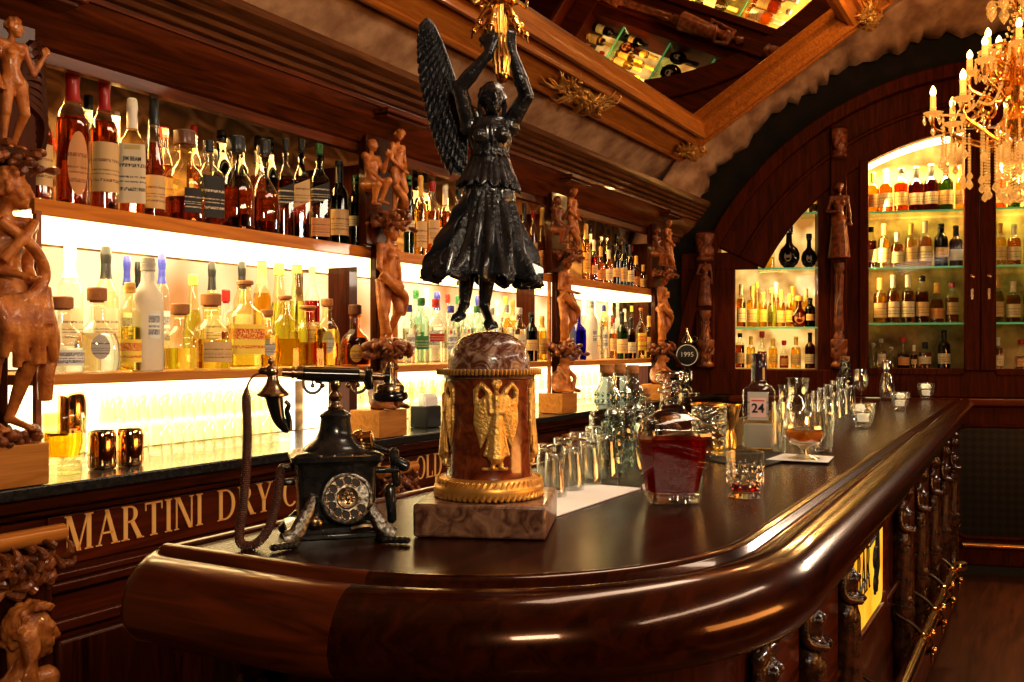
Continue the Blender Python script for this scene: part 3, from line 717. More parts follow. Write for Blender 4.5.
# cornice
cn=thing('cornice','long dark wooden moulded cornice above the bottle shelves','cornice',(0,0,0))
pf=[(2.13,2.43),(2.13,2.165),(2.10,2.165),(2.10,2.195),(2.085,2.20),(2.075,2.215),(2.04,2.235),(2.0,2.27),(1.985,2.30),(1.975,2.30),(1.975,2.315)]
pf2=[(1.975,2.315),(1.96,2.318),(1.955,2.330),(1.962,2.336),(1.94,2.340),(1.935,2.352),(1.942,2.358),(1.922,2.362),(1.915,2.374),(1.922,2.38),(1.905,2.385),(1.895,2.395),(1.895,2.418),(2.5,2.43)]
def extr(pf,m,name,x0=.3,x1=5.93):
    mb=MB(); n=len(pf)
    vs=[(x,y,z) for x in (x0,x1) for y,z in pf]
    fs=[(i,i+1,n+i+1,n+i) for i in range(n-1)]
    mb.add(vs,fs); mb.build(name,m,cn,smooth=30)
extr(pf,M['fascia'],'fascia'); extr(pf2,M['cornice'],'crown_moulding')
mb=MB(); mb.prism([(y,z) for y,z in pf[1:]+pf2[1:]],0,.03,Matrix(((0,1,0,5.91),(1,0,0,0),(0,0,1,0),(0,0,0,1)))); mb.build('end_board',M['cornice'],cn,smooth=0)
# ---------------------------------------------------------------- carved pillars between the bays
def blob_berries(mb,c,n,rx,ry,rz,r,seed):
    rn=random.Random(seed)
    for i in range(n):
        a=rn.uniform(0,2*pi); q=rn.uniform(.4,1)
        mb.sph((c[0]+rx*q*cos(a),c[1]+ry*q*sin(a),c[2]+rn.uniform(-rz,rz)),r*rn.uniform(.75,1.15),8)
def off(J,d): return {k:p+V(d) for k,p in J.items()}
def woman(z,H,x=0,y=-.02,arm=0,lean=0):
    J=stand(H)
    J['hed']+=V((.01,-.01,0))*H
    J['knr']+=V((.02,-.05,0))*H; J['anr']+=V((-.01,.02,0))*H
    J['pel']+=V((.02*lean,0,0))*H; J['hil']+=V((.02*lean,0,0))*H; J['hir']+=V((.02*lean,0,0))*H
    if arm==0:   # one arm across the body, one along the thigh
        J['ell']=V((-.14,.0,.64))*H; J['wrl']=V((-.02,-.11,.60))*H; J['elr']=V((.14,.02,.64))*H; J['wrr']=V((.10,-.08,.48))*H
    elif arm==1: # raised hand
        J['elr']=V((.17,-.02,.62))*H; J['wrr']=V((.24,-.04,.76))*H; J['ell']=V((-.13,.02,.64))*H; J['wrl']=V((-.12,-.05,.50))*H
    elif arm==2: # both down, hands joined in front
        J['ell']=V((-.13,-.01,.63))*H; J['wrl']=V((-.04,-.10,.52))*H; J['elr']=V((.13,-.01,.63))*H; J['wrr']=V((.03,-.10,.53))*H
    return off(J,(x,y,z))
def seated(z,H,x=0,y=0,fx=-1):
    J=stand(H)
    for k in J: J[k].z-=.30*H
    J['knl']=V((-.10,-.16,.20))*H; J['anl']=V((-.08,-.10,.02))*H; J['tol']=V((-.09,-.18,0))*H
    J['knr']=V((.06,-.17,.26))*H; J['anr']=V((.05,-.09,.06))*H; J['tor']=V((.05,-.17,.03))*H
    J['ell']=V((-.14,-.06,.36))*H; J['wrl']=V((-.10,-.15,.28))*H; J['elr']=V((.15,-.04,.38))*H; J['wrr']=V((.10,-.13,.50))*H
    return off(J,(x,y,z))
def drape(mb,pts,r0,r1): mb.tube(spline(pts,5),lambda u:r0+(r1-r0)*u,8)
names=['nearest carved pillar, at the left edge, with a raised-hand nude woman above a draped figure','carved wooden pillar behind the telephone earpiece, with a seated man and standing woman on top','carved wooden pillar right of the winged statue, over a crouching animal figure','farthest carved wooden pillar at the end of the bottle shelves']
def leaves(mb,c,n,s,seed):
    rn=random.Random(seed)
    for i in range(n):
        a=rn.uniform(0,2*pi); p=V(c)+V((rn.uniform(-s,s),rn.uniform(-.03,0),rn.uniform(-s*.45,s*.45)))
        q=[p+V((cos(a+.6*t)*s*.55*t,-.018*sin(pi*t),sin(a+.6*t)*s*.45*t)) for t in (0,.2,.4,.6,.8,1)]
        mb.tube(q,[.004,.008,.010,.009,.006,.002],8)
        mb.sph(q[-1],.005,6)
def bust(mb,c,H,dirx):
    # carved head and shoulders in profile
    J=stand(H); b=V(c)-V((0,0,.80*H))
    J['shl'].x*=.62; J['shr'].x*=.50
    J=off(J,b); human(mb,J,H,face=(dirx,-.30,.02),legs=False,arms=(False,False),hair=False)
    mb.sph(J['hed']+V((-dirx*.016*H,0,.022*H)),(.053*H,.052*H,.052*H),14)
    rn=random.Random(11); hd=J['hed']
    # a band of curls over the brow and long ringlets down both sides of the neck
    for k in range(46):
        t=rn.uniform(0,1); a=radians(58+150*t); r=.062*H
        p=V((hd.x+dirx*r*cos(a)*.95, hd.y+rn.uniform(-.05,.035)*H, hd.z+.012*H+r*sin(a)*.98))
        mb.tube([p+V((.010*H*cos(q)*(1-q/9),-.004*H,.010*H*sin(q)*(1-q/9))) for q in [j*.7 for j in range(9)]],.0052*H,6)
    for k in range(11):
        x=hd.x-dirx*(.012+.004*(k%6))*H-dirx*.008*H; y=hd.y-.045*H+.016*(k//6)*H*3
        pts=[V((x+.011*H*sin(q*1.3+k)-dirx*.003*H*q, y-.006*H*q*(1 if k<6 else -.3)+.008*H*cos(q*1.3+k), hd.z+.02*H-.022*H*q)) for q in range(8)]
        mb.tube(spline(pts,4),lambda u:.0085*H*(1-.5*u),6)
proto_cache={}
for i,X in enumerate(XP):
    t=thing('carved_pillar',names[i],'pillar',(X,2.06,0),group='carved pillars of the back bar')
    # dark backing and capital
    MB().bb(-.085,.085,.0,.035,1.84,2.262).build('backing',M['mahog_z'],t,bevel=.004)
    MB().bb(-.02,.02,.005,.035,1.263,1.84).build('post',M['mahog_z'],t,bevel=.004)
    mb=MB().bb(-.13,.13,-.13,.03,2.275,2.292); mb.bb(-.115,.115,-.115,.03,2.262,2.275); mb.build('cap_board',M['fascia'],t,bevel=.004)
    ph=.095
    mb=MB().bb(-.08,.08,-.055,.075,1.1672,1.168+ph); mb.build('plinth_block',M['pale'],t,bevel=.003)
    cm=M['carve']
    if i==0:
        mb=MB(); blob_berries(mb,(0,-.01,1.280),60,.075,.055,.014,.013,3); mb.build('fruit_carving',M['carve_dark'],t)
        H=.585; J=woman(1.29,H,-.012,-.03,0,1); J['elr'].x-=.02; J['ell'].x+=.015; mb=MB(); human(mb,J,H,face=(.75,-.65,0),female=False,fat=.96,hs=1.15)
        drape(mb,[(-.05,-.07,1.76),(.02,-.09,1.70),(.05,-.08,1.64),(.0,-.09,1.58)],.012,.016)
        drape(mb,[(.04,-.06,1.765),(.0,-.09,1.73),(-.05,-.08,1.67)],.011,.013)
        for q in range(9): drape(mb,[(-.06+.015*q,-.075+.01*sin(q),1.585+.004*q),(-.05+.013*q,-.095,1.53),(-.045+.015*q,-.08,1.46+.03*sin(q*2))],.016,.010)
        drape(mb,[(.06,-.05,1.58),(.085,-.05,1.50),(.075,-.05,1.42),(.08,-.04,1.36)],.026,.016)
        mb.build('standing_figure',cm,t,remesh=.0034,sm=1)
        mb=MB(); blob_berries(mb,(0,-.0,1.905),60,.075,.045,.012,.011,5); leaves(mb,(0,-.045,1.905),10,.06,2); mb.build('fruit_ledge',M['carve_dark'],t)
        H=.295; J=woman(1.918,H,-.01,-.05,1,1); mb=MB(); human(mb,J,H,face=(.5,-.8,-.1),fat=1.1,lm=1.12,hs=1.1); mb.build('upper_figure',cm,t,remesh=.0028,sm=1)
        # dark wing behind the upper figure
        mb=MB()
        for q in range(9): mb.tube(spline([(.04,.0,2.14-.01*q),(.085+.002*q,.0,2.19-.022*q),(.10,.01,2.10-.02*q)],4),[.012]*9 ,6)
        mb.build('wing',M['mahog_z'],t)
    else:
        # crouching animal figure, fruit, woman, pair on the ledge
        z=1.265
        mb=MB(); mb.sph((0,.0,z+.055),(.045,.05,.06),12); mb.sph((0,-.02,z+.11),(.036,.034,.04),12); mb.sph((.0,-.03,z+.155),(.028,.032,.028),12)
        mb.sph((.0,-.06,z+.148),(.016,.018,.013),8)
        for s in (-1,1):
            mb.sph((s*.028,-.025,z+.165),.010,8); mb.cap((s*.03,-.015,z+.12),(s*.035,-.065,z+.075),.014,.011); mb.cap((s*.035,-.065,z+.075),(s*.02,-.06,z+.012),.011,.012)
            mb.sph((s*.04,-.02,z+.03),(.024,.045,.03),10); mb.cap((s*.045,-.05,z+.015),(s*.04,-.085,z+.008),.013,.010)
        mb.build('crouching_figure',cm if i>1 else M['carve_dark'],t,remesh=.0055,sm=1)
        mb=MB(); blob_berries(mb,(0,-.02,1.475),60,.09,.065,.026,.017,3+i); leaves(mb,(0,-.06,1.48),8,.08,i); mb.build('fruit_carving',M['carve_dark'],t)
        H=.43; J=woman(1.49,H,.0,-.03,(2,0,2)[i-1],1); mb=MB(); human(mb,J,H,face=(.5,-.85,-.1) if i==1 else (-.4,-.9,-.1),fat=1.15,lm=1.12,hs=1.1)
        drape(mb,[(-.06,-.05,1.74),(-.02,-.08,1.69),(.04,-.075,1.66),(.07,-.04,1.60)],.018,.014)
        drape(mb,[(-.05,-.03,1.72),(-.06,-.05,1.62),(-.035,-.05,1.53)],.016,.02)
        if i==3: drape(mb,[(.03,-.0,1.5),(.055,-.02,1.65),(.04,-.01,1.82)],.03,.02)
        mb.build('standing_figure',cm,t,remesh=.0038,sm=1)
        mb=MB(); blob_berries(mb,(0,-.02,1.93),60,.085,.06,.02,.013,8+i); leaves(mb,(0,-.06,1.93),14,.07,2+i); mb.build('fruit_ledge',M['carve_dark'],t)
        H=.34; mb=MB(); human(mb,seated(1.965,H,-.095,-.03),H,face=(.2,-1,-.1),female=False,hair=False,fat=1.15,lm=1.2); mb.build('seated_figure',cm if i==1 else M['carve_dark'],t,remesh=.0036,sm=1)
        H=.30; mb=MB(); human(mb,woman(1.95,H,.015,-.06,2,0),H,face=(-.6,-.8,0),fat=1.15,lm=1.15,hs=1.1); drape(mb,[(-.015,-.07,2.05),(.015,-.09,2.0),(.045,-.06,1.96)],.014,.018); mb.build('upper_figure',cm,t,remesh=.0034,sm=1)
    # corbel under the counter: gilt roll, leaves and a carved head
    c=thing('carved_bracket',('carved bracket with gilt roll and long-haired female head below the counter, at left edge','carved bracket with gilt roll and carved head below the counter, right of the telephone','carved bracket with gilt roll below the counter, behind the row of upturned shot glasses','farthest carved bracket below the counter, hidden mostly behind the decanter')[i],'bracket',(X,2.03,0),group='carved brackets under the back counter')
    MB().tube([(-.10,-.045,1.055),(.10,-.045,1.055)],.021,14).build('roll',M['giltframe'],c)
    MB().bb(-.085,.085,-.03,.03,.60,1.05).build('backing',M['mahog_z'],c,bevel=.004)
    mb=MB(); leaves(mb,(0,-.035,.985),60,.085,20+i); 
    for s in (-1,1): mb.tube([( s*.06+.022*cos(a)*(1-a/14),-.04,.995+.022*sin(a)*(1-a/14)) for a in [k*.5 for k in range(22)]],.007,6)
    mb.build('leaf_carving',M['carve_dark'],c)
    mb=MB(); bust(mb,(0.0,-.06,.735),.90,1); mb.build('carved_head',M['carve'],c,remesh=.0042,sm=1)
    MB().tube([(-.10,-.05,.55),(-.10,-.05,.84)]+[(-.02-.08*cos(a),-.05,.84+.12*sin(a)) for a in [k*pi/10 for k in range(0,8)]],.012,8).build('arch_moulding',M['carve'],c)
# ---------------------------------------------------------------- the bar
YI=.447; XE=1.07; RC=.5; CX,CY=XE+RC,YI+RC
def yin(x): return YI+.014*max(0,x-CX)
def rsc(x): return 1-.05*max(0,x-CX)
SL=.014
def barpath(y_end=1.2,x_end=6.79,n=14):
    P=[]   # (point, outward normal)
    for k in range(5): P.append(((XE,y_end+(CY-y_end)*k/5),(-1,0)))
    for k in range(n+1):
        a=pi+ (pi/2)*k/n
        P.append(((CX+RC*cos(a),CY+RC*sin(a)),(cos(a),sin(a))))
    for k in range(1,13): x=CX+(x_end-CX)*k/12; P.append(((x,yin(x)),(0,-1)))
    return P
bt=thing('bar_counter','long dark varnished wooden bar top with a thick rounded rail','bar counter',(0,0,0))
YB=1.245
P=barpath(YB-.01)
poly=[p for p,_ in P]
poly+= [(6.60,YB)] + [(XE,YB)]
mb=MB(); n=len(poly)
vs=[(x,y,BAR) for x,y in poly]+[(x,y,BAR-.045) for x,y in poly]
mb.add(vs,[tuple(range(n)),tuple(range(2*n-1,n-1,-1))]+[(i,n+i,n+(i+1)%n,(i+1)%n) for i in range(n)])
mb.build('counter_top',M['bartop'],bt,smooth=0)
MB().bb(XE-.01,6.60,YB,YB+.02,BAR-.05,BAR+.006).build('back_edging',M['mahog_x'],bt,bevel=.004)
rp=[(-.012,-.002),(-.008,.008),(.0,.013),(.010,.012),(.017,.006),(.020,-.004),(.026,-.008),(.033,-.004),(.045,.004),(.062,.007),(.082,.004),(.102,-.006),(.120,-.024),(.132,-.046),(.136,-.068),(.130,-.090),(.114,-.108),(.09,-.118),(.06,-.120),(.03,-.112),(.01,-.095),(-.01,-.06)]
rp=[(o if o<.03 else .03+(o-.03)*.94,z) for o,z in rp]
def railsweep(P,shrink0=False,shrink1=False):
    rs=[]
    N=len(P)
    for i,((x,y),(nx,ny)) in enumerate(P):
        s=1
        s=rsc(x); rs.append([(x+nx*o*s,y+ny*o*s,BAR+z*s) for o,z in rp])
    mb=MB(); mb.rings(rs); return mb
def seg(y0,y1,k=5): return [((XE,y0+(y1-y0)*i/k),(-1,0)) for i in range(k+1)]
# rounded-off end of the rail
end=[]
for i in range(7):
    a=pi/2*i/6
    end.append(1.17+.05*sin(a))
Q=[]
rs=[]
for i in range(7):
    a=pi/2*(6-i)/6; s=max(.15,cos(a)); 
    y=1.19+.06*sin(a)
    rs.append([(XE-(o*(s if o>.03 else 1)), y, BAR+(z*s if z<-.02 else z)) for o,z in rp])
for (x,y),_ in seg(1.185,CY): rs.append([(XE-o,y,BAR+z) for o,z in rp])
for k in range(1,5):
    a=pi+radians(12)*k/4; rs.append([(CX+(RC+o)*cos(a),CY+(RC+o)*sin(a),BAR+z) for o,z in rp])
MB().rings(rs).build('rail_end',M['rail2'],bt,smooth=60)
full=[]
for k in range(15):
    a=pi+radians(12)+(pi/2-radians(12))*k/14; full.append(((CX+RC*cos(a),CY+RC*sin(a)),(cos(a),sin(a))))
for k in range(1,13): x=CX+(6.79-CX)*k/12; full.append(((x,yin(x)),(0,-1)))
railsweep(full).build('rail',M['rail'],bt,smooth=60)
# body below
bf=thing('bar_cabinet','dark carved wooden bar front with figure columns and panels','bar front',(0,0,0))
YF=.50; XF=1.12
mb=MB(); 
body=[(XF,1.20)]+[(XF,CY)]+[(CX+(RC-.05)*cos(pi+pi/2*k/10),CY+(RC-.05)*sin(pi+pi/2*k/10)) for k in range(11)]+[(6.78,YF+.02),(6.60,1.20)]
n=len(body); vs=[(x,y,.08) for x,y in body]+[(x,y,BAR-.05) for x,y in body]
mb.add(vs,[tuple(range(n-1,-1,-1)),tuple(range(n,2*n))]+[(i,(i+1)%n,n+(i+1)%n,n+i) for i in range(n)])
mb.build('carcass',M['mahog_z'],bf,smooth=30)
colx=[1.83,2.23,2.68,3.80,4.32,4.84,5.36,5.88]
mb=MB(); 
for z0,z1,y0 in ((.07,.20,.455),(.60,.62,.485),(BAR-.16,BAR-.10,.47)): mb.bb(1.6,6.1,y0,YF+.01,z0,z1)
mb.build('moulding',M['mahog_x'],bf,bevel=.006)
for a,b in ((1.90,2.16),(2.30,2.61),(3.87,4.25),(4.39,4.77),(4.91,5.29),(5.43,5.81)):
    MB().prism(rrect(a,b,.26,.96,.05),YF-.014,YF+.004).build('panel',M['mahog_x'],bf,bevel=.004)
# figure columns
def fcol(x,y,rz,label=None,src=[]):
    if src:
        s=src[0]; c=s.copy(); COL.objects.link(c); c.location=(x,y,0); c.rotation_euler=(0,0,rz); c.parent=bf
        for ch in s.children:
            d=ch.copy(); COL.objects.link(d); d.parent=c
        return c
    H=.44; z=.54
    J=stand(H); J={k:p+V((0,-.0,z)) for k,p in J.items()}
    J['ell']=V((-.12*H,0,.64*H+z)); J['wrl']=V((-.04*H,-.08*H,.60*H+z)); J['elr']=V((.12*H,-.0,.64*H+z)); J['wrr']=V((.05*H,-.08*H,.52*H+z))
    g=MB(); human(g,J,H,arms=(False,False),fat=1.1,hs=1.15)
    for s_ in (-1,1): g.tube(spline([V((s_*.10*H,0,.80*H+z)),V((s_*.115*H,-.01*H,.64*H+z)),V((s_*.03*H,-.10*H,.60*H+z))],5),.026*H,8)
    g.lathe([(.06*H,0),(.10*H,0),(.09*H,.2*H),(.085*H,.45*H),(.08*H,.55*H)],12,c=(0,0,z-.01))
    rn=random.Random(4)
    for i in range(12): a=2*pi*i/12; g.cap((.09*H*cos(a),.09*H*sin(a),z),(.08*H*cos(a+.4),.08*H*sin(a+.4),z+.5*H),.014*H,.010*H,6)
    o=g.build('figure_column',M['carve_black'],bf,remesh=.0055,sm=1)
    MB().lathe([(.032,0),(.036,.02),(.030,.03),(.042,.05),(.046,.06)],16,c=(0,0,z+H-.005)).build('capital',M['mahog_z'],o)
    sh=MB().lathe([(.045,.20),(.045,.24),(.03,.26),(.036,.36),(.028,.46),(.044,.49),(.044,.515)],16); sh.build('shaft',M['carve_black'],o)
    src.append(o); o.location=(x,y,0); o.rotation_euler=(0,0,rz); return o
for x in colx: fcol(x,.478,0)
fcol(XE+.035,1.09,-pi/2); fcol(CX+(RC-.045)*cos(pi*1.12),CY+(RC-.045)*sin(pi*1.12),-pi/2+.35); 
# illuminated sign panel
sg=MB().prism(rrect(2.76,3.42,.62,1.0,.06),YF-.010,YF+.012).build('sign_panel',M['signglow'],bf,smooth=0)
q=rrect(2.76,3.42,.62,1.0,.06); MB().tube([(x,YF-.01,z) for x,z in q],.014,8,closed=True).build('sign_frame',M['mahog_x'],sg)
o=letters('BAR',.135,.235,.002,slant=.10).build('lettering',M['black'],sg,smooth=0); o.location=(2.90,YF-.011,.735)
mb=MB(); 
def flat(pts,r): mb.tube([(x,YF-.012,z) for x,z in pts],r,5)
for s,cx,cz,k in ((1,3.24,.80,1),(1,3.27,.92,.7),(-1,3.24,.73,.8)):
    flat([(cx+.05*k*(1-a/12)*cos(a*s),cz+.045*k*(1-a/12)*sin(a*s)) for a in [j*.5 for j in range(20)]],[.002+.006*abs(sin(j*.33)) for j in range(20)])
flat([(3.22,.69),(3.24,.78),(3.26,.86),(3.30,.95)],[.005,.014,.010,.003]); flat([(3.13,.86),(3.20,.88),(3.28,.86)],[.003,.010,.003])
flat([(2.83,.775),(2.95,.76),(3.12,.775)],[.003,.006,.003])
mb.build('scroll_ornament',M['black'],sg)
# foot rail on brackets
fr=thing('foot_rail','brass foot rail on scrolled brackets along the customer side of the bar','rail',(0,0,0))
MB().tube([(1.9,.405,.41),(5.02,.405,.41),(5.10,.40,.41),(5.16,.37,.41)],.024,14).build('rail',M['brass'],fr)
for k,x in enumerate((2.2,3.0,3.75,4.15,4.55,4.95)):
    mb=MB(); arm_=MB().tube(spline([(x,.495,.50),(x,.44,.47),(x,.40,.435),(x,.375,.41),(x,.385,.375),(x,.42,.37)],5),.007,8)
    mb.lathe([(.03,-.02),(.034,-.01),(.034,.01),(.03,.02)],14,Matrix.Translation((x,.405,.41))@Matrix.Rotation(pi/2,4,'Y'))
    mb.sph((x,.372,.445),.016,10); mb.sph((x,.365,.385),.013,10); mb.cap((x,.37,.37),(x,.372,.335),.008,.004); arm_.lathe([(.03,0),(.03,.008)],14,Matrix.Translation((x,.50,.50))@Matrix.Rotation(pi/2,4,'X'))
    br=mb.build('bracket',M['brass'],fr); arm_.build('bracket_arm',M['darkbrass'],br)
# ---------------------------------------------------------------- antique telephone
KP=1.60/950
pc=onz(336,538,BAR)
face=atan2(-pc.y,-pc.x)+pi/2     # local -y points at the camera
ph=thing('telephone','antique black and brass rotary telephone with coiled brown cord','telephone',(pc.x,pc.y,BAR+.001),face+.10)
def px(x,y,d=0): return V(((x-336)*KP,d,(547-y)*KP))
B=M['blackmetal']
# body: tapering black box
def boxring(w,d,z,cy=0,r=.01): 
    P=[]
    for cx,cyy,a in ((w-r,d-r,0),(-w+r,d-r,90),(-w+r,-d+r,180),(w-r,-d+r,270)):
        for i in range(4): P.append((cx+r*cos(radians(a+30*i)),cy+cyy+r*sin(radians(a+30*i)),z))
    return P
mb=MB()
mb.rings([boxring(.085,.062,.018,.01),boxring(.085,.062,.026,.01),boxring(.066,.05,.034,.01),boxring(.064,.048,.06,.01),boxring(.066,.05,.125,.01),boxring(.072,.055,.133,.01),boxring(.078,.06,.137,.01),boxring(.078,.06,.145,.01),boxring(.07,.054,.150,.01),boxring(.058,.046,.152,.01)])
mb.build('body',B,ph,smooth=35)
mb=MB().lathe([(.060,.148),(.058,.153),(.048,.162),(.036,.170),(.031,.178),(.029,.183),(.0275,.190),(.0255,.207),(.0270,.209),(.0270,.213),(.022,.217),(.013,.222),(.011,.224),(0,.224)],28,c=(0,.01,0),sy=.9)
mb.build('dome',B,ph)
mb=MB()
for x,y in ((-.030,.146),(-.008,.146),(.022,.146),(.044,.146)): mb.sph((x,-.046,y-.003),(.006,.004,.006),10)
mb.build('rivet',M['pewter'],ph)
# feet and scrolled legs
for s in (-1,1):
    mb=MB()
    pts=spline([(s*.040,-.046,.080),(s*.050,-.058,.060),(s*.062,-.066,.040),(s*.072,-.072,.022),(s*.088,-.078,.012)],5)
    w=.026
    rs=[]
    for i,p in enumerate(pts):
        t=pts[min(i+1,len(pts)-1)]-pts[max(i-1,0)]; t.normalize(); nrm=V((-t.z,0,t.x)); b=V((0,-1,0))
        ww=w*(.75+.5*i/len(pts))
        rs.append([tuple(p+nrm*ww*.5*cos(a)+b*.006*sin(a)+V((0,.004,0))) for a in [2*pi*k/10 for k in range(10)]])
    mb.rings(rs); lg=mb.build('leg',M['pewter'],ph)
    mb=MB()
    for k in range(5): mb.sph((s*(.075+.008*k),-.070-.004*k,.006),(.009,.012,.006),8)
    mb.cap((s*.07,-.066,.008),(s*.07,.06,.008),.007,.007); mb.build('foot',M['blackmetal'],lg)
    for q in (.06,):
        mb=MB().cap((s*.062,q,.03),(s*.085,q+.012,.008),.012,.010); mb.build('rear_leg',M['blackmetal'],ph)
mb=MB().bb(-.085,.085,-.055,.07,.006,.018); mb.build('base_plate',B,ph,bevel=.004)
mb=MB().tube(spline([(.02,-.057,.024),(.045,-.06,.028),(.068,-.058,.022)],5),.006,8); mb.build('bell',M['oldbrass'],ph)
# dial, tipped slightly upwards
DM=Matrix.Translation(px(344,502,-.052))@Matrix.Rotation(radians(-10),4,'X')@Matrix.Rotation(pi/2,4,'X')
mb=MB().lathe([(.0,-.012),(.043,-.012),(.0445,-.004),(.0445,.002),(.042,.006),(.038,.007),(.036,.005),(.0,.005)],40,DM); dl=mb.build('dial',M['pewter'],ph)
mb=MB()
for k in range(10):
    a=radians(60+k*29); c=(.0288*cos(a),.0288*sin(a)); mb.lathe([(0,0),(.0068,0),(.0068,.0078),(.0060,.0085),(.0058,.0070),(0,.0070)],14,DM,c=(c[0],c[1],0))
mb.build('finger_hole',M['black'],dl) if False else None
for k in range(10):
    a=radians(60+k*29); c=(.0288*cos(a),.0288*sin(a))
    MB().lathe([(0,0),(.0066,0),(.0066,.0062),(0,.0062)],14,DM,c=(c[0],c[1],0)).build('finger_hole',M['black'],dl)
mb=MB()
for k in range(10):
    a=radians(60+k*29); c=(.0288*cos(a),.0288*sin(a),.006); mb.tube([(c[0]+.0072*cos(b),c[1]+.0072*sin(b),.0064) for b in [2*pi*q/14 for q in range(14)]],.0009,5,closed=True,M=DM)
mb.build('dial_ring',M['oldbrass'],dl)
mb=MB().lathe([(0,.004),(.0185,.004),(.0185,.007),(.017,.009),(.0155,.008),(.0,.0085)],28,DM)
for k in range(7): mb.sph((.008*cos(k*2.4),.008*sin(k*2.4),.009),(.004,.003,.0015),8,DM)
mb.sph((0,0,.009),(.005,.006,.002),10,DM); mb.build('dial_centre',M['oldbrass'],dl)
mb=MB().cap((.034,-.020,.006),(.041,-.012,.010),.003,.002,M=DM); mb.build('finger_stop',M['oldbrass'],dl)
# stem and cradle
G=M['oldbrass']
mb=MB().lathe([(.013,.222),(.014,.226),(.009,.230),(.0075,.236),(.0115,.240),(.0125,.245),(.0095,.250),(.006,.254),(.007,.258),(.010,.262),(.0095,.270),(.007,.275),(.010,.279),(.009,.285),(0,.287)],18,c=(0,.01,0)); mb.build('stem',G,ph)
cr=MB(); zc=.2755
cr.tube([(-.035,.01,zc-.004),(-.02,.01,zc-.003),(0,.01,zc-.002),(.02,.01,zc-.003),(.035,.01,zc-.004)],[.004,.003,.005,.003,.004],8)
for s in (-1,1):
    cr.sph((s*.027,.01,zc-.003),.006,8)
    pts=[(s*(.036+.0),.01,zc-.004)]+[(s*(.039+.0155*cos(a)),.01,zc-.010-.0155*sin(a)) for a in [radians(k) for k in range(-20,200,22)]]
    pts=[(s*(.039+.0155*cos(a)),.01,zc-.008-.017*sin(a)) for a in [radians(k) for k in range(0,181,15)]]
    pts=[(s*.0545,.01,zc+.022),(s*.0555,.01,zc+.008)]+pts
    cr.tube(pts,.0026,6); cr.sph((s*.022,.01,zc-.012),.0045,8); cr.sph((s*.039,.01,zc-.012),.004,8); cr.cap((s*.039,.01,zc-.014),(s*.039,.01,zc-.002),.0018,.0018)
cr.build('cradle',G,ph)
# handset (rests in the cradle, part of the telephone)
zh=px(0,378).z
def hpt(x,y): return px(x,y,.01)
a=hpt(262,374); b=hpt(404,383)
hs=MB().tube([hpt(303,378),hpt(304,378),hpt(330,379),hpt(359,380),hpt(360,380)],[.010,.0125,.013,.0125,.010],18).build('handset_grip',M['bakelite'],ph)
ax=(b-a).normalized()
def ring_on(mb,x0,x1,y,r0,r1): mb.tube([hpt(x0,y),hpt(x1,y+.06*(x1-x0))],[r0,r1],16)
mb=MB().sph((-.04,-.05,.036),(.016,.01,.014),10); mb.build('bell',M['oldbrass'],ph)
mb=MB(); ring_on(mb,360,366,380,.0125,.0115); ring_on(mb,366,386,380.5,.008,.007); mb.build('handset_fitting',G,hs)
mb=MB(); ring_on(mb,282,302,376.5,.0075,.009); ring_on(mb,297,303,377,.0115,.0125); ring_on(mb,292,294,376.5,.011,.011)
mb.sph(hpt(272,375),.0115,14); mb.sph(hpt(271,365),.006,10); mb.cap(hpt(262,375),hpt(272,375),.006,.008)
mb.build('handset_fitting',G,hs)
mb=MB(); ring_on(mb,386,392,381,.012,.012); mb.tube([hpt(368,375),hpt(370,383),hpt(372,395)],[.010,.011,.006],12); mb.build('handset_collar',M['bakelite'],hs)
# mouthpiece: bell and black horn
cx0=hpt(273,0).x
mp=MB().lathe([(.008,px(0,379).z),(.0095,px(0,383).z),(.012,px(0,388).z),(.020,px(0,394).z),(.027,px(0,398).z),(.027,px(0,400).z),(.016,px(0,402).z),(0,px(0,402).z)],24,c=(cx0,.01,0)); mo=mp.build('mouthpiece',G,hs)
pts=spline([hpt(274,400),hpt(276,412),hpt(279,424),hpt(285,433),hpt(289,436)],6)
MB().tube(pts,lambda u:.0155-.010*u if u<.9 else .006,16).build('mouth_horn',M['bakelite'],mo)
pts=spline([hpt(289,436),hpt(289,425),hpt(287,416),hpt(289,410),hpt(285,406)],5); MB().tube(pts,lambda u:.006-.003*u,10).build('horn_lip',M['bakelite'],mo)
# ear piece
cx1=hpt(393,0).x
MB().lathe([(.0,px(0,366).z),(.006,px(0,367).z),(.007,px(0,371).z),(.0085,px(0,372).z),(.0085,px(0,386).z),(.010,px(0,389).z),(.022,px(0,390).z),(.0245,px(0,392).z),(.0245,px(0,397).z),(.020,px(0,398).z),(0,px(0,398).z)][::-1],24,c=(cx1,.01,0)).build('earpiece_brass',G,hs)
MB().lathe([(0,px(0,408).z),(.022,px(0,408).z),(.031,px(0,405).z),(.032,px(0,402).z),(.029,px(0,398).z),(.02,px(0,397).z),(0,px(0,397).z)],28,c=(cx1,.01,0)).build('earpiece_cap',M['bakelite'],hs)
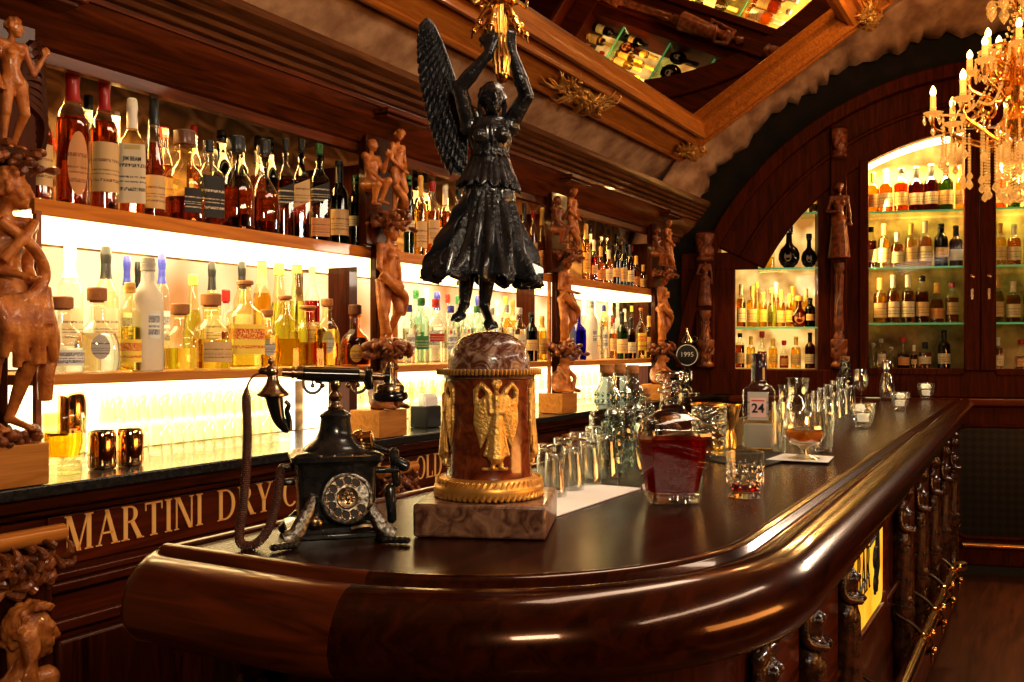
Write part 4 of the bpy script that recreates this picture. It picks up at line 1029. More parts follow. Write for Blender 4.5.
# crank and bell on the right
mb=MB(); CM=Matrix.Translation(px(363,450,.02))@Matrix.Rotation(radians(-18),4,'Z')@Matrix.Rotation(radians(82),4,'Y')
mb.lathe([(0,-.010),(.019,-.010),(.0215,-.006),(.0215,.004),(.017,.006),(.017,.020),(.014,.022),(0,.022)],26,CM); mb.build('crank_bell',M['brass'],ph)
mb=MB(); mb.cap(px(366,452,.02),px(392,461,.02),.005,.0045); mb.cap(px(372,478,-.01),px(398,479,-.01),.006,.006); mb.cap(px(396,462,.0),px(398,492,-.01),.010,.008); mb.cap(px(398,470,-.01),px(405,474,-.01),.009,.012)
mb.cap(px(392,500,.0),px(394,530,.0),.011,.009)
mb.build('crank',M['blackmetal'],ph)
mb=MB()
for y in (473,488): mb.cap(px(283,y,.0),px(291,y,.0),.006,.007); mb.sph(px(282,y,0),.007,10)
mb.build('side_terminal',M['pewter'],ph)
# coiled cord
pts=[px(262,377,.01),px(254,380,.008),px(248,390,.0),px(247,405,-.005),px(248,440,-.01),px(246,480,-.02),px(243,515,-.03)]
ctr=spline(pts,10)
low=spline([px(243,515,-.03),px(240,533,-.045),px(243,545,-.055)+V((0,0,.004)),px(256,543,-.06)+V((0,0,.002)),px(268,528,-.05),px(276,505,-.03),px(279,485,-.015),px(281,474,-.005)],10)
ctr=ctr[:-1]+low
# resample by length
def resample(pts,step):
    out=[pts[0]]; acc=0
    for a,b in zip(pts,pts[1:]):
        L=(b-a).length
        if L<1e-9: continue
        d=0
        while acc+L-d>=step:
            d+=step-acc; out.append(a.lerp(b,d/L)); acc=0
        acc+=L-d
    return out
rs=resample(ctr,.0004)
hel=[]; up=V((0,1,0)); n=len(rs)
for i,p in enumerate(rs):
    t=(rs[min(i+3,n-1)]-rs[max(i-3,0)]).normalized(); u=(up-t*up.dot(t)).normalized(); up=u; w=t.cross(u)
    s=i*.0004; r=.0068*min(1,max(0.05,(s-.035)/.02)) if s<.06 else .0068
    a=2*pi*s/.0034
    hel.append(p+u*r*cos(a)+w*r*sin(a))
MB().tube(hel,.0016,5).build('cord',M['cord'],ph)
# ---------------------------------------------------------------- pedestal and winged statue
pp=onz(489,527,BAR)
pr_=atan2(-pp.y,-pp.x)+pi/2
ps=thing('pedestal','red brown marble pedestal with gilt angel relief and domed top, on square stone block','pedestal',(pp.x,pp.y,BAR+.001),pr_)
KS=depth(pp)/950
MB().box((0,0,.029),(.232,.232,.058)).build('square_base',M['stonebase'],ps,bevel=.005).rotation_euler=(0,0,radians(-9))
MB().lathe([(.078,.058),(.094,.060),(.100,.068),(.101,.078),(.096,.088),(.086,.094),(.080,.096)],48,).build('base_ring',M['gilt'],ps)
mb=MB()
for k in range(56):
    a=2*pi*k/56; mb.cap((.097*cos(a),.097*sin(a),.064),(.095*cos(a+.16),.095*sin(a+.16),.090),.0055,.004,6)
mb.build('rope_carving',M['gilt'],ps)
MB().lathe([(.080,.094),(.0785,.100),(.077,.115),(.077,.262),(.079,.270),(.079,.276)],48).build('column',M['marble'],ps)
MB().lathe([(.079,.272),(.083,.274),(.084,.280),(.094,.283),(.0945,.288),(.090,.291),(.074,.292),(.06,.292)],48).build('cornice_ring',M['stonebase'],ps)
mb=MB()
for k in range(80):
    a=2*pi*k/80; mb.cap((.0945*cos(a),.0945*sin(a),.283),(.0945*cos(a),.0945*sin(a),.289),.0028,.0028,5)
mb.build('bead_rim',M['gilt'],ps)
zd=.29
MB().lathe([(.076,zd),(.0755,zd+.012)]+[(.0755*cos(a)**.85,zd+.012+.058*sin(a)) for a in [radians(k) for k in range(6,90,6)]]+[(0,zd+.070)],44).build('dome',M['wax'],ps)
ZT=BAR+.001+zd+.070
# relief angels bent round the column
def relief():
    mb=MB(); f=.0018
    def p(x,y,d=0): return ((x-503)*f, -d, (485-y)*f)
    mb.sph(p(503,402,.002),(.0065,.006,.0085),10); 
    for a in range(8): mb.sph(((0+.0075*cos(a*.8)),-.003,(485-399)*f+.006*sin(a*.8)),.003,6)
    mb.cap(p(503,408,.002),p(503,414,.003),.004,.006); mb.cap(p(498,414,.003),p(508,414,.003),.005,.005)
    mb.cap(p(503,414,.003),p(503,432,.004),.010,.008); mb.cap(p(503,432,.003),p(502,470,.003),.009,.016)
    for k in range(7): mb.cap(p(500+k,434,.007),p(492+k*3.6,472-abs(k-3),.006),.003,.004,6)
    mb.cap(p(496,415,.004),p(497,428,.007),.0045,.004); mb.cap(p(510,415,.004),p(509,428,.007),.0045,.004); mb.cap(p(497,428,.007),p(504,425,.009),.004,.003); mb.cap(p(509,428,.007),p(502,427,.009),.004,.003)
    mb.cap(p(500,472,.004),p(499,481,.006),.005,.005); mb.cap(p(506,472,.004),p(507,481,.006),.005,.005); mb.cap(p(490,483,.002),p(513,483,.002),.0035,.0035)
    for s in (-1,1):
        def w(x,y,d): return p(503+s*x,y,d)
        mb.tube([w(5,418,.002),w(9,406,.003),w(15,400,.003),w(20,406,.003),w(21,420,.002)],[.004,.006,.0065,.006,.004],8)
        for k in range(9):
            x0=6+k*1.7; mb.tube([w(x0,412+k*.6-abs(k-5),.003),w(x0+1.0,430+k,.0035),w(8+k*1.25,448+ (k*2.6 if k<6 else 15-(k-6)*5),.002)],[.0035,.0042,.002],6)
    return mb
R0=.0765
def bend(ang): return lambda co: V(((R0-co.y-.001)*sin(co.x/R0+ang), -(R0-co.y-.001)*cos(co.x/R0+ang), co.z+.112))
for k,ang in enumerate((radians(10),radians(-83),radians(100),radians(190))):
    relief().build('angel_relief',M['reliefgold'],ps,remesh=.0016,sm=1,disp=bend(ang))
# statue -----------------------------------------------------------
st=thing('winged_statue','black bronze winged woman in a flowing dress holding a gold torch overhead','statue',(pp.x,pp.y,ZT),pr_)
k=KS
def S(x,y,d=0): return V(((x-487)*k, d, (330.5-y)*k))
H=.50
J={'pel':S(487,186,0),'wai':S(488,163,0),'che':S(488,140,0),'nek':S(490,119,0),'hed':S(490,100,-.008),
   'shl':S(468,126,0),'shr':S(507,125,0),'ell':S(458,92,-.03),'elr':S(524,98,-.02),'wrl':S(487,62,-.055),'wrr':S(509,58,-.045),
   'hil':S(479,196,0),'hir':S(496,196,0),'knl':S(468,245,.0),'knr':S(489,245,-.02),'anl':S(462,303,.015),'anr':S(482,305,.015),'tol':S(457,317,-.025),'tor':S(489,325,-.02),
   'hdl':V((.25,.1,1)),'hdr':V((-.22,.1,1)),'cul':V((.9,.5,0)),'cur':V((-.9,.5,0))}
mb=MB(); human(mb,J,H,front=(.05,-1,0),face=(.15,-.95,.05),hair=False,lm=1.22,hs=1.0)
mb.sph(S(456,318,-.02),.008,8); mb.cap(S(470,115,.03),S(468,126,.01),.02,.018)
body=mb.build('body',M['bronze'],st,remesh=.0028,sm=1)
mb=MB(); rn=random.Random(2)
for i in range(60):
    a=rn.uniform(0,2*pi); e=rn.uniform(-.2,1.4); d=V((cos(a)*cos(e),sin(a)*cos(e),sin(e)))
    if d.y<-.35 and d.z<.55: continue
    c=S(490,99,-.004); p=c+V((d.x*.024,d.y*.026,d.z*.027)); mb.cap(p,p+V((d.y*.010,-d.x*.010,-.008)),.006,.004,6)
mb.sph(S(490,97,.002),(.022,.024,.024),12)
for s in (-1,1): mb.tube(spline([S(490+s*11,98,-.01),S(490+s*12.5,108,-.006),S(490+s*11,117,.0)],4),.005,6)
mb.build('hair',M['bronze'],st,remesh=.003,sm=1)
def skirt(tab, ydom, folds, amp, ruff, ph=0, dep=.72, yoff=0, nv=26, nu=144, twist=0):
    # tab rows: (py, left px, right px)
    L=[(r[0],r[1]) for r in tab]; Rr=[(r[0],r[2]) for r in tab]
    y0,y1=ydom
    def fn(u,v):
        py=y0+(y1-y0)*v; l,r=interp(L,py),interp(Rr,py); cx=(l+r)/2; hw=(r-l)/2*k
        a=2*pi*u; A=amp*(v**.8)
        f=1+A*((1-2*abs(sin(folds*.5*a+ph+twist*v))**.8)*.62+.38*sin((folds*1.7)//1*a+1.3+ph-twist*v*1.4))
        z=(330.5-py)*k+ruff*(v**3)*sin(folds*1.0*a+.8)*.5-ruff*.5*(v**3)*cos(a)
        return (((cx-487)*k)+hw*f*cos(a), yoff+hw*dep*f*sin(a), z)
    m=MB().grid(fn,nu,nv,cu=True); return m
m=skirt([(180,469,507),(200,461,512),(215,456,517),(235,447,524),(255,437,531),(272,428,536),(282,425,537)],(180,280),14,.24,.016,twist=1.8)
m.build('skirt',M['bronze'],st,smooth=60,solid=.0025)
m=skirt([(150,471,505),(158,469,507),(170,464,511),(182,458,517),(188,456,518)],(150,187),15,.12,.010,ph=1)
m.build('peplum',M['bronze'],st,smooth=60,solid=.0025)
m=skirt([(116,477,501),(122,469,506),(130,465,509),(140,466,509),(150,470,506),(158,469,507)],(117,157),16,.05,.004,ph=2,dep=.80,yoff=-.002,nv=18)
m.build('bodice',M['bronze'],st,smooth=60,solid=.002)
mb=MB().tube([((488-487)*k+.0330*cos(a),.026*sin(a),(330.5-154)*k) for a in [2*pi*q/28 for q in range(28)]],.0035,6,closed=True); mb.build('belt',M['bronze'],st)
def fl(u,v):
    pts=[(464,188),(459,205),(449,222),(437,240),(428,258),(426,280)]
    x=interp([(i/5,p[0]) for i,p in enumerate(pts)],v); y=interp([(i/5,p[1]) for i,p in enumerate(pts)],v)
    w=(7+12*v)*(u-.3)
    return S(x+w+1.5*sin(v*20+u*3),y+4*u+2*sin(v*13),-.012-.02*u+.008*sin(v*16+u*4))
MB().grid(fl,12,40).build('flying_sash',pbr('lit_bronze_sash',(.05,.05,.055),.34,metal=.5,coat=.4,bump=.2,nscale=60),st,smooth=60,solid=.003)  # lighter bronze, the light on the sash is put into its colour
# wing
lead=[(464,122),(458,100),(452,78),(445,56),(438,36),(431,20),(425,13)]
trail=[(462,172),(452,170),(440,152),(431,128),(424,100),(419,70),(417,44),(417,28),(419,17)]
outl=lead+[(421,12)]+trail[::-1]
wy=.035
mb=MB(); pl=[(S(x,y).x,S(x,y).z) for x,y in outl]; mb.prism(pl,wy-.003,wy+.003)
w=mb.build('wing',M['bronze'],st,smooth=0)
rn=random.Random(9)
def inter(tab,u):
    n=len(tab)-1; i=min(int(u*n),n-1); f=u*n-i; return (tab[i][0]+(tab[i+1][0]-tab[i][0])*f, tab[i][1]+(tab[i+1][1]-tab[i][1])*f)
mb=MB()
for row in range(5):
    f0=.06+row*.20
    for q in range(24):
        u=q/23
        a=inter(lead,u); b=inter(trail,u); p=(a[0]+(b[0]-a[0])*f0,a[1]+(b[1]-a[1])*f0)
        dx,dy=(b[0]-a[0]),(b[1]-a[1]); L=hypot(dx,dy); dx/=L;dy/=L
        dx,dy=dx*.5,dy*.5+.75; L2=hypot(dx,dy); dx/=L2; dy/=L2
        ln=min(18,L*.42+5)
        e=(p[0]+dx*ln,p[1]+dy*ln)
        if e[1]>172: continue
        d=wy-.0055-.0006*(5-row)
        mb.tube([S(p[0],p[1],d),S((p[0]*.6+e[0]*.4),(p[1]*.6+e[1]*.4),d-.001),S((p[0]*.2+e[0]*.8),(p[1]*.2+e[1]*.8),d-.001),S(e[0],e[1],d+.002)],[.0025,.0045,.004,.0012],6)
mb.tube([S(x,y,wy-.004) for x,y in [(468,126)]+lead],lambda u:.0085-.006*u,8)
mb.build('feather',M['bronze'],w,smooth=50) if False else mb.build('feather_rows',M['bronze'],w,smooth=50)
# gold torch in her hands ------------------------------------------
tr=thing('torch','gilded torch held up in the hands of the black winged statue','torch',(pp.x,pp.y,ZT),pr_)
G=M['gold']
def tl(px_,rad): return rad
ax=[(500,90),(498.5,45),(497,0),(496,-60)]
def TP(y,d=-.048): return S(interp([(p[1],p[0]) for p in sorted(ax,key=lambda q:q[1])],y),y,d)
sec=[(90,.002),(89,.006),(86,.0105),(82,.0125),(79,.0125),(77,.010),(74,.0125),(68,.0145),(66,.016),(64,.0125),(60,.0115),(52,.010),(46,.0115),(44,.0125),(42,.010),(30,.0125),(20,.0155),(16,.017),(14,.022),(11,.024),(8,.022),(6,.017),(0,.017),(-20,.02),(-40,.026),(-46,.034),(-50,.034)]
MB().tube([TP(y) for y,r in sec],[r for y,r in sec],20).build('shaft',G,tr)
mb=MB()
for q in range(10):
    a=2*pi*q/10
    mb.tube([TP(y)+V((r*cos(a),r*sin(a),0)) for y,r in ((16,.017),(28,.0135),(42,.011))],.0028,6)
    mb.tube([TP(y)+V((r*cos(a),r*sin(a),0)) for y,r in ((42,.011),(52,.0105),(66,.0155),(74,.0130),(82,.0125))],.0025,6)
    mb.sph(TP(11)+V((.024*cos(a),.024*sin(a),0)),.005,8)
mb.build('fluting',G,tr)
for q in range(6):
    a=2*pi*q/6+.2
    d=V((cos(a),sin(a),0))
    b=TP(16)
    pts=[b+d*.012+V((0,0,.0)),b+d*.026+V((0,0,-.012)),b+d*.038+V((0,0,-.03)),b+d*.048+V((0,0,-.046))]
    mb=MB().tube(spline(pts,4),lambda u:.0065-.0015*u,8); mb.sph(pts[2],.0075,8); mb.cap(pts[3],pts[3]+V((0,0,-.012))+d*.003,.005,.002); mb.sph(pts[3],.0065,8)
    pts2=[b+d*.016+V((0,0,.006)),b+d*.034+V((0,0,.012)),b+d*.046+V((0,0,.004)),b+d*.05+V((0,0,.016)),b+d*.042+V((0,0,.022))]
    mb.tube(spline(pts2,4),lambda u:.005-.003*u,6)
    mb.build('scroll_arm',G,tr)
# ---------------------------------------------------------------- bottles
KIND={ # (z, half width), exponent of body cross-section, depth ratio, z where it turns round
 'round':([(0,.0),(0,.90),(.012,1),(.56,1),(.62,.95),(.67,.78),(.72,.52),(.77,.40),(.90,.36),(.91,.42),(.94,.42),(.945,.36)],2,1,.6),
 'squat':([(0,0),(0,.84),(.02,.97),(.06,1),(.36,1),(.47,.93),(.56,.74),(.62,.50),(.66,.40),(.78,.36),(.79,.44),(.83,.44),(.835,.36)],2,1,.5),
 'square':([(0,0),(0,.95),(.012,1),(.58,1),(.63,.90),(.68,.62),(.73,.42),(.90,.36),(.91,.42),(.94,.42),(.945,.36)],7,1,.66),
 'flask':([(0,0),(0,.80),(.02,.88),(.20,1),(.42,.98),(.56,.82),(.66,.5),(.71,.36),(.84,.32),(.85,.4),(.88,.4),(.885,.3)],2.6,.55,.66),
 'decanter':([(0,0),(0,.82),(.02,.92),(.16,1),(.34,.97),(.46,.80),(.54,.52),(.60,.33),(.78,.29),(.80,.38),(.83,.38),(.835,.28)],2,.9,.5),
 'slim':([(0,0),(0,.93),(.01,1),(.62,1),(.69,.90),(.74,.62),(.79,.46),(.91,.42),(.92,.50),(.95,.5),(.955,.4)],2,1,.7),
 'hock':([(0,0),(0,.93),(.01,1),(.40,1),(.52,.86),(.64,.62),(.78,.45),(.92,.40),(.93,.46),(.955,.46),(.96,.38)],2,1,.5),
 'wine':([(0,0),(0,.93),(.01,1),(.58,1),(.65,.86),(.69,.56),(.73,.40),(.93,.38),(.935,.43),(.96,.43),(.965,.36)],2,1,.6),
 'disc':([(0,0),(0,.42),(.03,.5),(.10,.80),(.22,1),(.34,.99),(.46,.80),(.54,.45),(.60,.30),(.80,.26),(.81,.34),(.84,.34),(.845,.24)],2.2,.42,.6),
}
def prof_r(kind,z):
    P=KIND[kind][0]
    return interp([(a,b) for a,b in P[1:]],z)
def rpt(kind,a,r,z,s=1.0):
    P,ex,dr,zr=KIND[kind]
    f=min(1,max(0,(zr-z)/.06+.5)) if ex!=2 or dr!=1 else 0
    c,sn=cos(a),sin(a)
    e=2+(ex-2)*f; d=1+(dr-1)*f
    if dr<1 and z>zr: d=1
    if dr<1: d=dr+(1-dr)*min(1,max(0,(z-zr+.16)/.16))
    q=(abs(c)**e+abs(sn)**e)**(-1/e)
    return (r*q*c*s, r*q*sn*d*s, z)
MC={}
NS=18
def part_mesh(key,fn):
    if key not in MC:
        MC[key]=fn().mesh(key[0],40); MC[key].materials.append(M['thin'])
    return MC[key]
def mk_body(kind):
    def f():
        rs=[[rpt(kind,2*pi*j/NS,max(r,.01),z) for j in range(NS)] for z,r in KIND[kind][0]]
        return MB().rings(rs)
    return part_mesh(('bottle_glass',kind),f)
def mk_liq(kind,fill):
    def f():
        zs=[.02]+[z for z,r in KIND[kind][0] if .03<z<fill]+[fill]
        rs=[[rpt(kind,2*pi*j/NS,prof_r(kind,z),z,.93) for j in range(NS)] for z in zs]
        return MB().rings(rs)
    return part_mesh(('liquid',kind,fill),f)
def mk_lab(kind,z0,z1,ang,tilt=0):
    def f():
        def g(u,v):
            a=-pi/2+radians(ang)*(u*2-1); z=z0+(z1-z0)*v+tilt*(u-.5)
            return rpt(kind,a,prof_r(kind,z),z,1.02)
        return MB().grid(g,14,6)
    return part_mesh(('label',kind,z0,z1,ang,tilt),f)
def mk_round(kind,zc,rr):
    def f():
        mb=MB(); n=20; vs=[rpt(kind,-pi/2,prof_r(kind,zc),zc,1.02)]
        for j in range(n):
            a=-pi/2+rr*1.0*cos(2*pi*j/n); z=zc+rr*.36*sin(2*pi*j/n); vs.append(rpt(kind,a,prof_r(kind,z),z,1.02))
        mb.add(vs,[(0,1+j,1+(j+1)%n) for j in range(n)]); return mb
    return part_mesh(('label',kind,zc,rr),f)
def mk_cap(kind,ct):
    def f():
        P=KIND[kind][0]; zt=P[-1][0]; r=P[-4][1]
        if ct=='screw': pr=[(r*1.12,zt-.075),(r*1.16,zt-.07),(r*1.16,1-.01),(r*1.05,1),(0,1)]
        elif ct=='cork': pr=[(r*1.0,zt-.01),(r*1.02,zt+.008),(r*1.38,zt+.01),(r*1.42,zt+.03),(r*1.42,.985),(r*1.3,1),(0,1)]
        elif ct=='ball': pr=[(r*.9,zt-.01),(r*.8,zt+.02)]+[(r*1.5*cos(a)+.02,zt+.02+(1-zt-.02)*(.5+.5*sin(a))) for a in [radians(q) for q in range(-70,91,20)]]
        else:
            z0=.74; pr=[(prof_r(kind,z0)*1.06,z0)]+[(max(prof_r(kind,z),r*.95)*1.06,z) for z in (.76,.80,.86,.92,zt-.01)]+[(r*1.08,.99),(r*.9,1),(0,1)]
        return MB().lathe([(a,min(b,1)) for a,b in pr],NS)
    return part_mesh(('bottle_cap',kind,ct),f)
def addp(name,me,m,parent):
    o=bpy.data.objects.new(name,me); COL.objects.link(o); o.parent=parent
    o.material_slots[0].link='OBJECT'; o.material_slots[0].material=m
    return o
def bottle(name,label,group,loc,rz,w,h,kind,glass,liq=None,fill=.55,cap='black',ct='screw',labs=()):
    t=thing(name,label,'bottle',loc,rz,group); t.scale=(w/2,w/2,h)
    addp('bottle_glass',mk_body(kind),M[glass] if glass in M else glass,t)
    if liq: addp('liquid',mk_liq(kind,fill),LIQ[liq],t)
    if cap: addp('bottle_cap',mk_cap(kind,ct),CAP[cap] if cap in CAP else M[cap],t)
    for lb in labs:
        if len(lb)==3 : addp('paper_label',mk_round(kind,lb[1],lb[2]),LAB[lb[0]],t)
        else: addp('paper_label',mk_lab(kind,*lb[1:]),LAB[lb[0]],t)
    return t
STY={ # style: name, colour words, bottle arguments
 'bourbonround':('whiskey_bottle','amber whiskey bottle',dict(kind='round',glass='thin',liq='dkamber',fill=.63,cap='red',ct='capsule',labs=[('tan',.30,.62)])),
 'bourboncream':('whiskey_bottle','amber whiskey bottle',dict(kind='round',glass='thin',liq='dkamber',fill=.66,cap='red',ct='capsule',labs=[('cream',.14,.50,72)])),
 'creamcap':('whiskey_bottle','pale whiskey bottle',dict(kind='square',glass='thinyel',liq='amber',fill=.12,cap='white',ct='capsule',labs=[('white',.10,.60,55)])),
 'sparkdark':('whiskey_bottle','amber long-necked bottle',dict(kind='hock',glass='thin',liq='dkamber',fill=.60,cap='black',ct='capsule',labs=[('cream',.08,.34,80)])),
 'squatpale':('whiskey_bottle','half-empty broad whiskey bottle',dict(kind='squat',glass='thinyel',liq='dkamber',fill=.27,cap='brown',ct='cork',labs=[('black',.10,.36,24)])),
 'squareblack':('whiskey_bottle','square amber whiskey bottle',dict(kind='square',glass='thin',liq='dkamber',fill=.58,cap='black',ct='screw',labs=[('black',.10,.58,60)])),
 'roundamber':('whiskey_bottle','round dark amber bottle',dict(kind='squat',glass='thin',liq='dkamber',fill=.45,cap='black',ct='cork',labs=[])),
 'decamber':('whiskey_bottle','amber decanter-shaped bottle',dict(kind='decanter',glass='thin',liq='dkamber',fill=.44,cap='black',ct='cork',labs=[])),
 'slantblack':('whisky_bottle','square amber whisky bottle',dict(kind='square',glass='thin',liq='dkamber',fill=.62,cap='black',ct='screw',labs=[('black',.34,.52,75,.10)])),
 'slantwhite':('whisky_bottle','square amber whisky bottle',dict(kind='square',glass='thin',liq='dkamber',fill=.62,cap='black',ct='screw',labs=[('cream',.34,.56,75,.10)])),
 'darkslant':('whisky_bottle','square dark brown whisky bottle',dict(kind='square',glass='thin',liq='brown',fill=.64,cap='green',ct='screw',labs=[('black',.40,.56,75,.10),('tan',.06,.24,70)])),
 'wine':('wine_bottle','dark green wine bottle',dict(kind='wine',glass='thindkgreen',cap='black',ct='capsule',labs=[('cream',.12,.42,80)])),
 'greenplain':('liqueur_bottle','dark green bottle',dict(kind='slim',glass='thindkgreen',cap='green',ct='screw',labs=[('white',.30,.44,70)])),
 'darkplain':('liqueur_bottle','nearly black bottle',dict(kind='slim',glass='thindark',cap='black',ct='screw',labs=[('cream',.22,.44,65)])),
 'clearsquat':('tequila_bottle','squat clear bottle',dict(kind='squat',glass='thin',liq='clear',fill=.33,cap='cork',ct='cork',labs=[('dkblue',.10,.30,45)])),
 'clearribbed':('tequila_bottle','round clear bottle',dict(kind='decanter',glass='thin',liq='clear',fill=.46,cap='cork',ct='cork',labs=[('silver',.30,.40)])),
 'goldcap':('liqueur_bottle','pale slim bottle',dict(kind='slim',glass='thinyel',liq='yellow',fill=.5,cap='gold',ct='screw',labs=[('yellowred',.10,.36,75)])),
 'frosted':('vodka_bottle','frosted white bottle',dict(kind='slim',glass='frost',cap='grey',ct='screw',labs=[('dkblue',.28,.52,22)])),
 'yellowsquat':('tequila_bottle','squat yellow bottle',dict(kind='squat',glass='thinyel',liq='yellow',fill=.33,cap='cork',ct='cork',labs=[])),
 'yellowlabel':('tequila_bottle','squat yellow bottle',dict(kind='squat',glass='thinyel',liq='yellow',fill=.4,cap='cork',ct='cork',labs=[('cream',.10,.36,48)])),
 'yellowsquare':('tequila_bottle','square yellow bottle',dict(kind='square',glass='thinyel',liq='yellow',fill=.5,cap='cork',ct='cork',labs=[('yellowred',.16,.50,55)])),
 'medallion':('tequila_bottle','rounded yellow bottle',dict(kind='flask',glass='thinyel',liq='yellow',fill=.55,cap='cork',ct='cork',labs=[('silver',.36,.45)])),
 'palegold':('tequila_bottle','pale gold bottle',dict(kind='square',glass='thinyel',liq='gold',fill=.4,cap='cork',ct='cork',labs=[])),
 'amberdec':('cognac_bottle','dark amber round decanter bottle',dict(kind='decanter',glass='thinamber',liq='dkamber',fill=.46,cap='brown',ct='cork',labs=[('gold',.2,.4)])),
 'whitetop':('vodka_bottle','clear bottle',dict(kind='slim',glass='thin',liq='clear',fill=.5,cap='white',ct='capsule',labs=[('white',.2,.5,60)])),
 'bluecap':('gin_bottle','clear bottle',dict(kind='slim',glass='thin',liq='clear',fill=.5,cap='blue',ct='capsule',labs=[('dkblue',.2,.5,60)])),
 'blackcap':('vodka_bottle','clear bottle',dict(kind='round',glass='thinyel',liq='clear',fill=.5,cap='black',ct='capsule',labs=[('white',.2,.5,60)])),
 'tallyellow':('liqueur_bottle','tall pale yellow bottle',dict(kind='hock',glass='thinyel',liq='lime',fill=.62,cap='yellow',ct='screw',labs=[])),
 'redliq':('liqueur_bottle','red liqueur bottle',dict(kind='round',glass='thin',liq='ruby',fill=.6,cap='white',ct='capsule',labs=[('cream',.2,.4,50)])),
 'ginclear':('gin_bottle','clear gin bottle',dict(kind='round',glass='thin',liq='clear',fill=.6,cap='grey',ct='screw',labs=[('white',.18,.5,50)])),
 'gingreen':('gin_bottle','pale green gin bottle',dict(kind='slim',glass='thingreen',liq='clear',fill=.6,cap='green',ct='screw',labs=[('green',.22,.42,50)])),
 'ginred':('gin_bottle','clear square bottle',dict(kind='square',glass='thin',liq='clear',fill=.5,cap='red',ct='screw',labs=[('red',.34,.46,40)])),
 'ginblue':('gin_bottle','clear bottle',dict(kind='slim',glass='thin',liq='clear',fill=.6,cap='blue',ct='screw',labs=[('dkblue',.2,.5,40)])),
 'violet':('gin_bottle','violet blue bottle',dict(kind='square',glass='thinblue',liq='blue',fill=.6,cap='blue',ct='screw',labs=[])),
 'amberwhite':('cognac_bottle','amber bottle',dict(kind='round',glass='thin',liq='amber',fill=.62,cap='black',ct='capsule',labs=[('white',.20,.46,65)])),
 'amberred':('rum_bottle','amber bottle',dict(kind='slim',glass='thin',liq='amber',fill=.62,cap='red',ct='screw',labs=[('cream',.20,.50,65)])),
 'yellowtall':('liqueur_bottle','tall yellow bottle',dict(kind='slim',glass='thinyel',liq='gold',fill=.66,cap='gold',ct='capsule',labs=[('gold',.15,.5,60)])),
 'tancap':('rum_bottle','amber bottle',dict(kind='hock',glass='thin',liq='amber',fill=.58,cap='gold',ct='capsule',labs=[('tan',.10,.36,70)])),
 'whitelabel':('wine_bottle','dark bottle',dict(kind='wine',glass='thinbrown',liq='brown',fill=.66,cap='black',ct='capsule',labs=[('white',.14,.40,75)])),
 'goldlabel':('cognac_bottle','golden bottle',dict(kind='wine',glass='thin',liq='gold',fill=.66,cap='gold',ct='capsule',labs=[('cream',.12,.44,75)])),
 'amberlabel':('whisky_bottle','amber whisky bottle',dict(kind='wine',glass='thin',liq='amber',fill=.66,cap='white',ct='capsule',labs=[('white',.12,.44,75)])),
 'ambertall':('whisky_bottle','amber whisky bottle',dict(kind='slim',glass='thin',liq='dkamber',fill=.66,cap='black',ct='screw',labs=[('cream',.14,.44,75)])),
 'blackdisc':('cognac_bottle','black disc-shaped decanter bottle',dict(kind='disc',glass='thindark',cap='black',ct='cork',labs=[('silver',.28,.35)])),
 'golddisc':('cognac_bottle','round disc-shaped amber decanter bottle',dict(kind='disc',glass='thinbrown',cap='gold',ct='cork',labs=[('tan',.28,.5)])),
 'smallclear':('miniature_bottle','small clear bottle',dict(kind='squat',glass='thin',liq='clear',fill=.4,cap='grey',ct='ball',labs=[])),
 'smallamber':('liqueur_bottle','small amber bottle',dict(kind='squat',glass='thin',liq='dkamber',fill=.46,cap='red',ct='cork',labs=[('tan',.12,.36,60)])),
 'whitebox':('vodka_bottle','white bottle',dict(kind='square',glass='frost',cap='white',ct='screw',labs=[('white',.12,.5,50)])),
}
CAPW={'capsule':'capsule','screw':'cap','cork':'stopper','ball':'stopper'}
LABW={'cream':'cream','white':'white','black':'black','yellowred':'red and yellow','tan':'tan','silver':'silver','gold':'gold','green':'green','red':'red','dkblue':'dark-lettered'}
def desc(style):
    n,wd,a=STY[style]
    cp=a.get('cap'); s=wd+' with '+('cork' if cp=='cork' else cp)+' '+('stopper' if cp=='cork' else CAPW[a['ct']])
    return s
rb=random.Random(21)
def bottle_text(t,txt,S,z,w,h):
    lab=[c for c in t.children if c.name.startswith('paper_label')][0]
    o=fonttext(txt,1,CAP['black'],lab,(0,-1.07,z),ext=0,bold=True); o.scale=(S*.72/(w/2),S/h,1)
def lims(place,Y):
    b=0 if 'left' in place else 1 if 'middle' in place else 2
    f=lambda X:512+FPX*(X*RT[0]+Y*RT[1])/(X*FW[0]+Y*FW[1])
    return f(SX0[b]+.045),f(SX1[b]-.045)
def row(items,Y,z,place,group,turn=0.25,dz=.0):
    """items: (px, top py, width px, style) from left to right"""
    items=sorted(items,key=lambda q:q[0])
    lo,hi=lims(place,Y)
    a0,a1=items[0][0],items[-1][0]
    def fit(x):
        q0,q1=max(a0,lo),min(a1,hi)
        return q0+(x-a0)*(q1-q0)/(a1-a0)
    items=[(fit(q[0]),)+tuple(q[1:]) for q in items]
    for i,(px_,top,wp,style) in enumerate(items):
        p=onY(px_,350,Y); D=depth(p)
        h=EYE+(HZ-top)/FPX*D-z; w=wp*D/FPX
        n,wd,a=STY[style]
        lb=f"{desc(style)}, {ORD[i]} from left {place}"
        rz=atan2(-p.y,-p.x)+pi/2; rz=rz*.62+rb.uniform(-turn,turn)
        t=bottle(n,lb,group,(p.x,Y,z+.001),rz,w,h,**a)
        if style=='creamcap': t.rotation_euler.z=atan2(-p.y,-p.x)+pi/2; bottle_text(t,'JIM BEAM',.0155,.47,w,h)
def upper(i): return 1.835
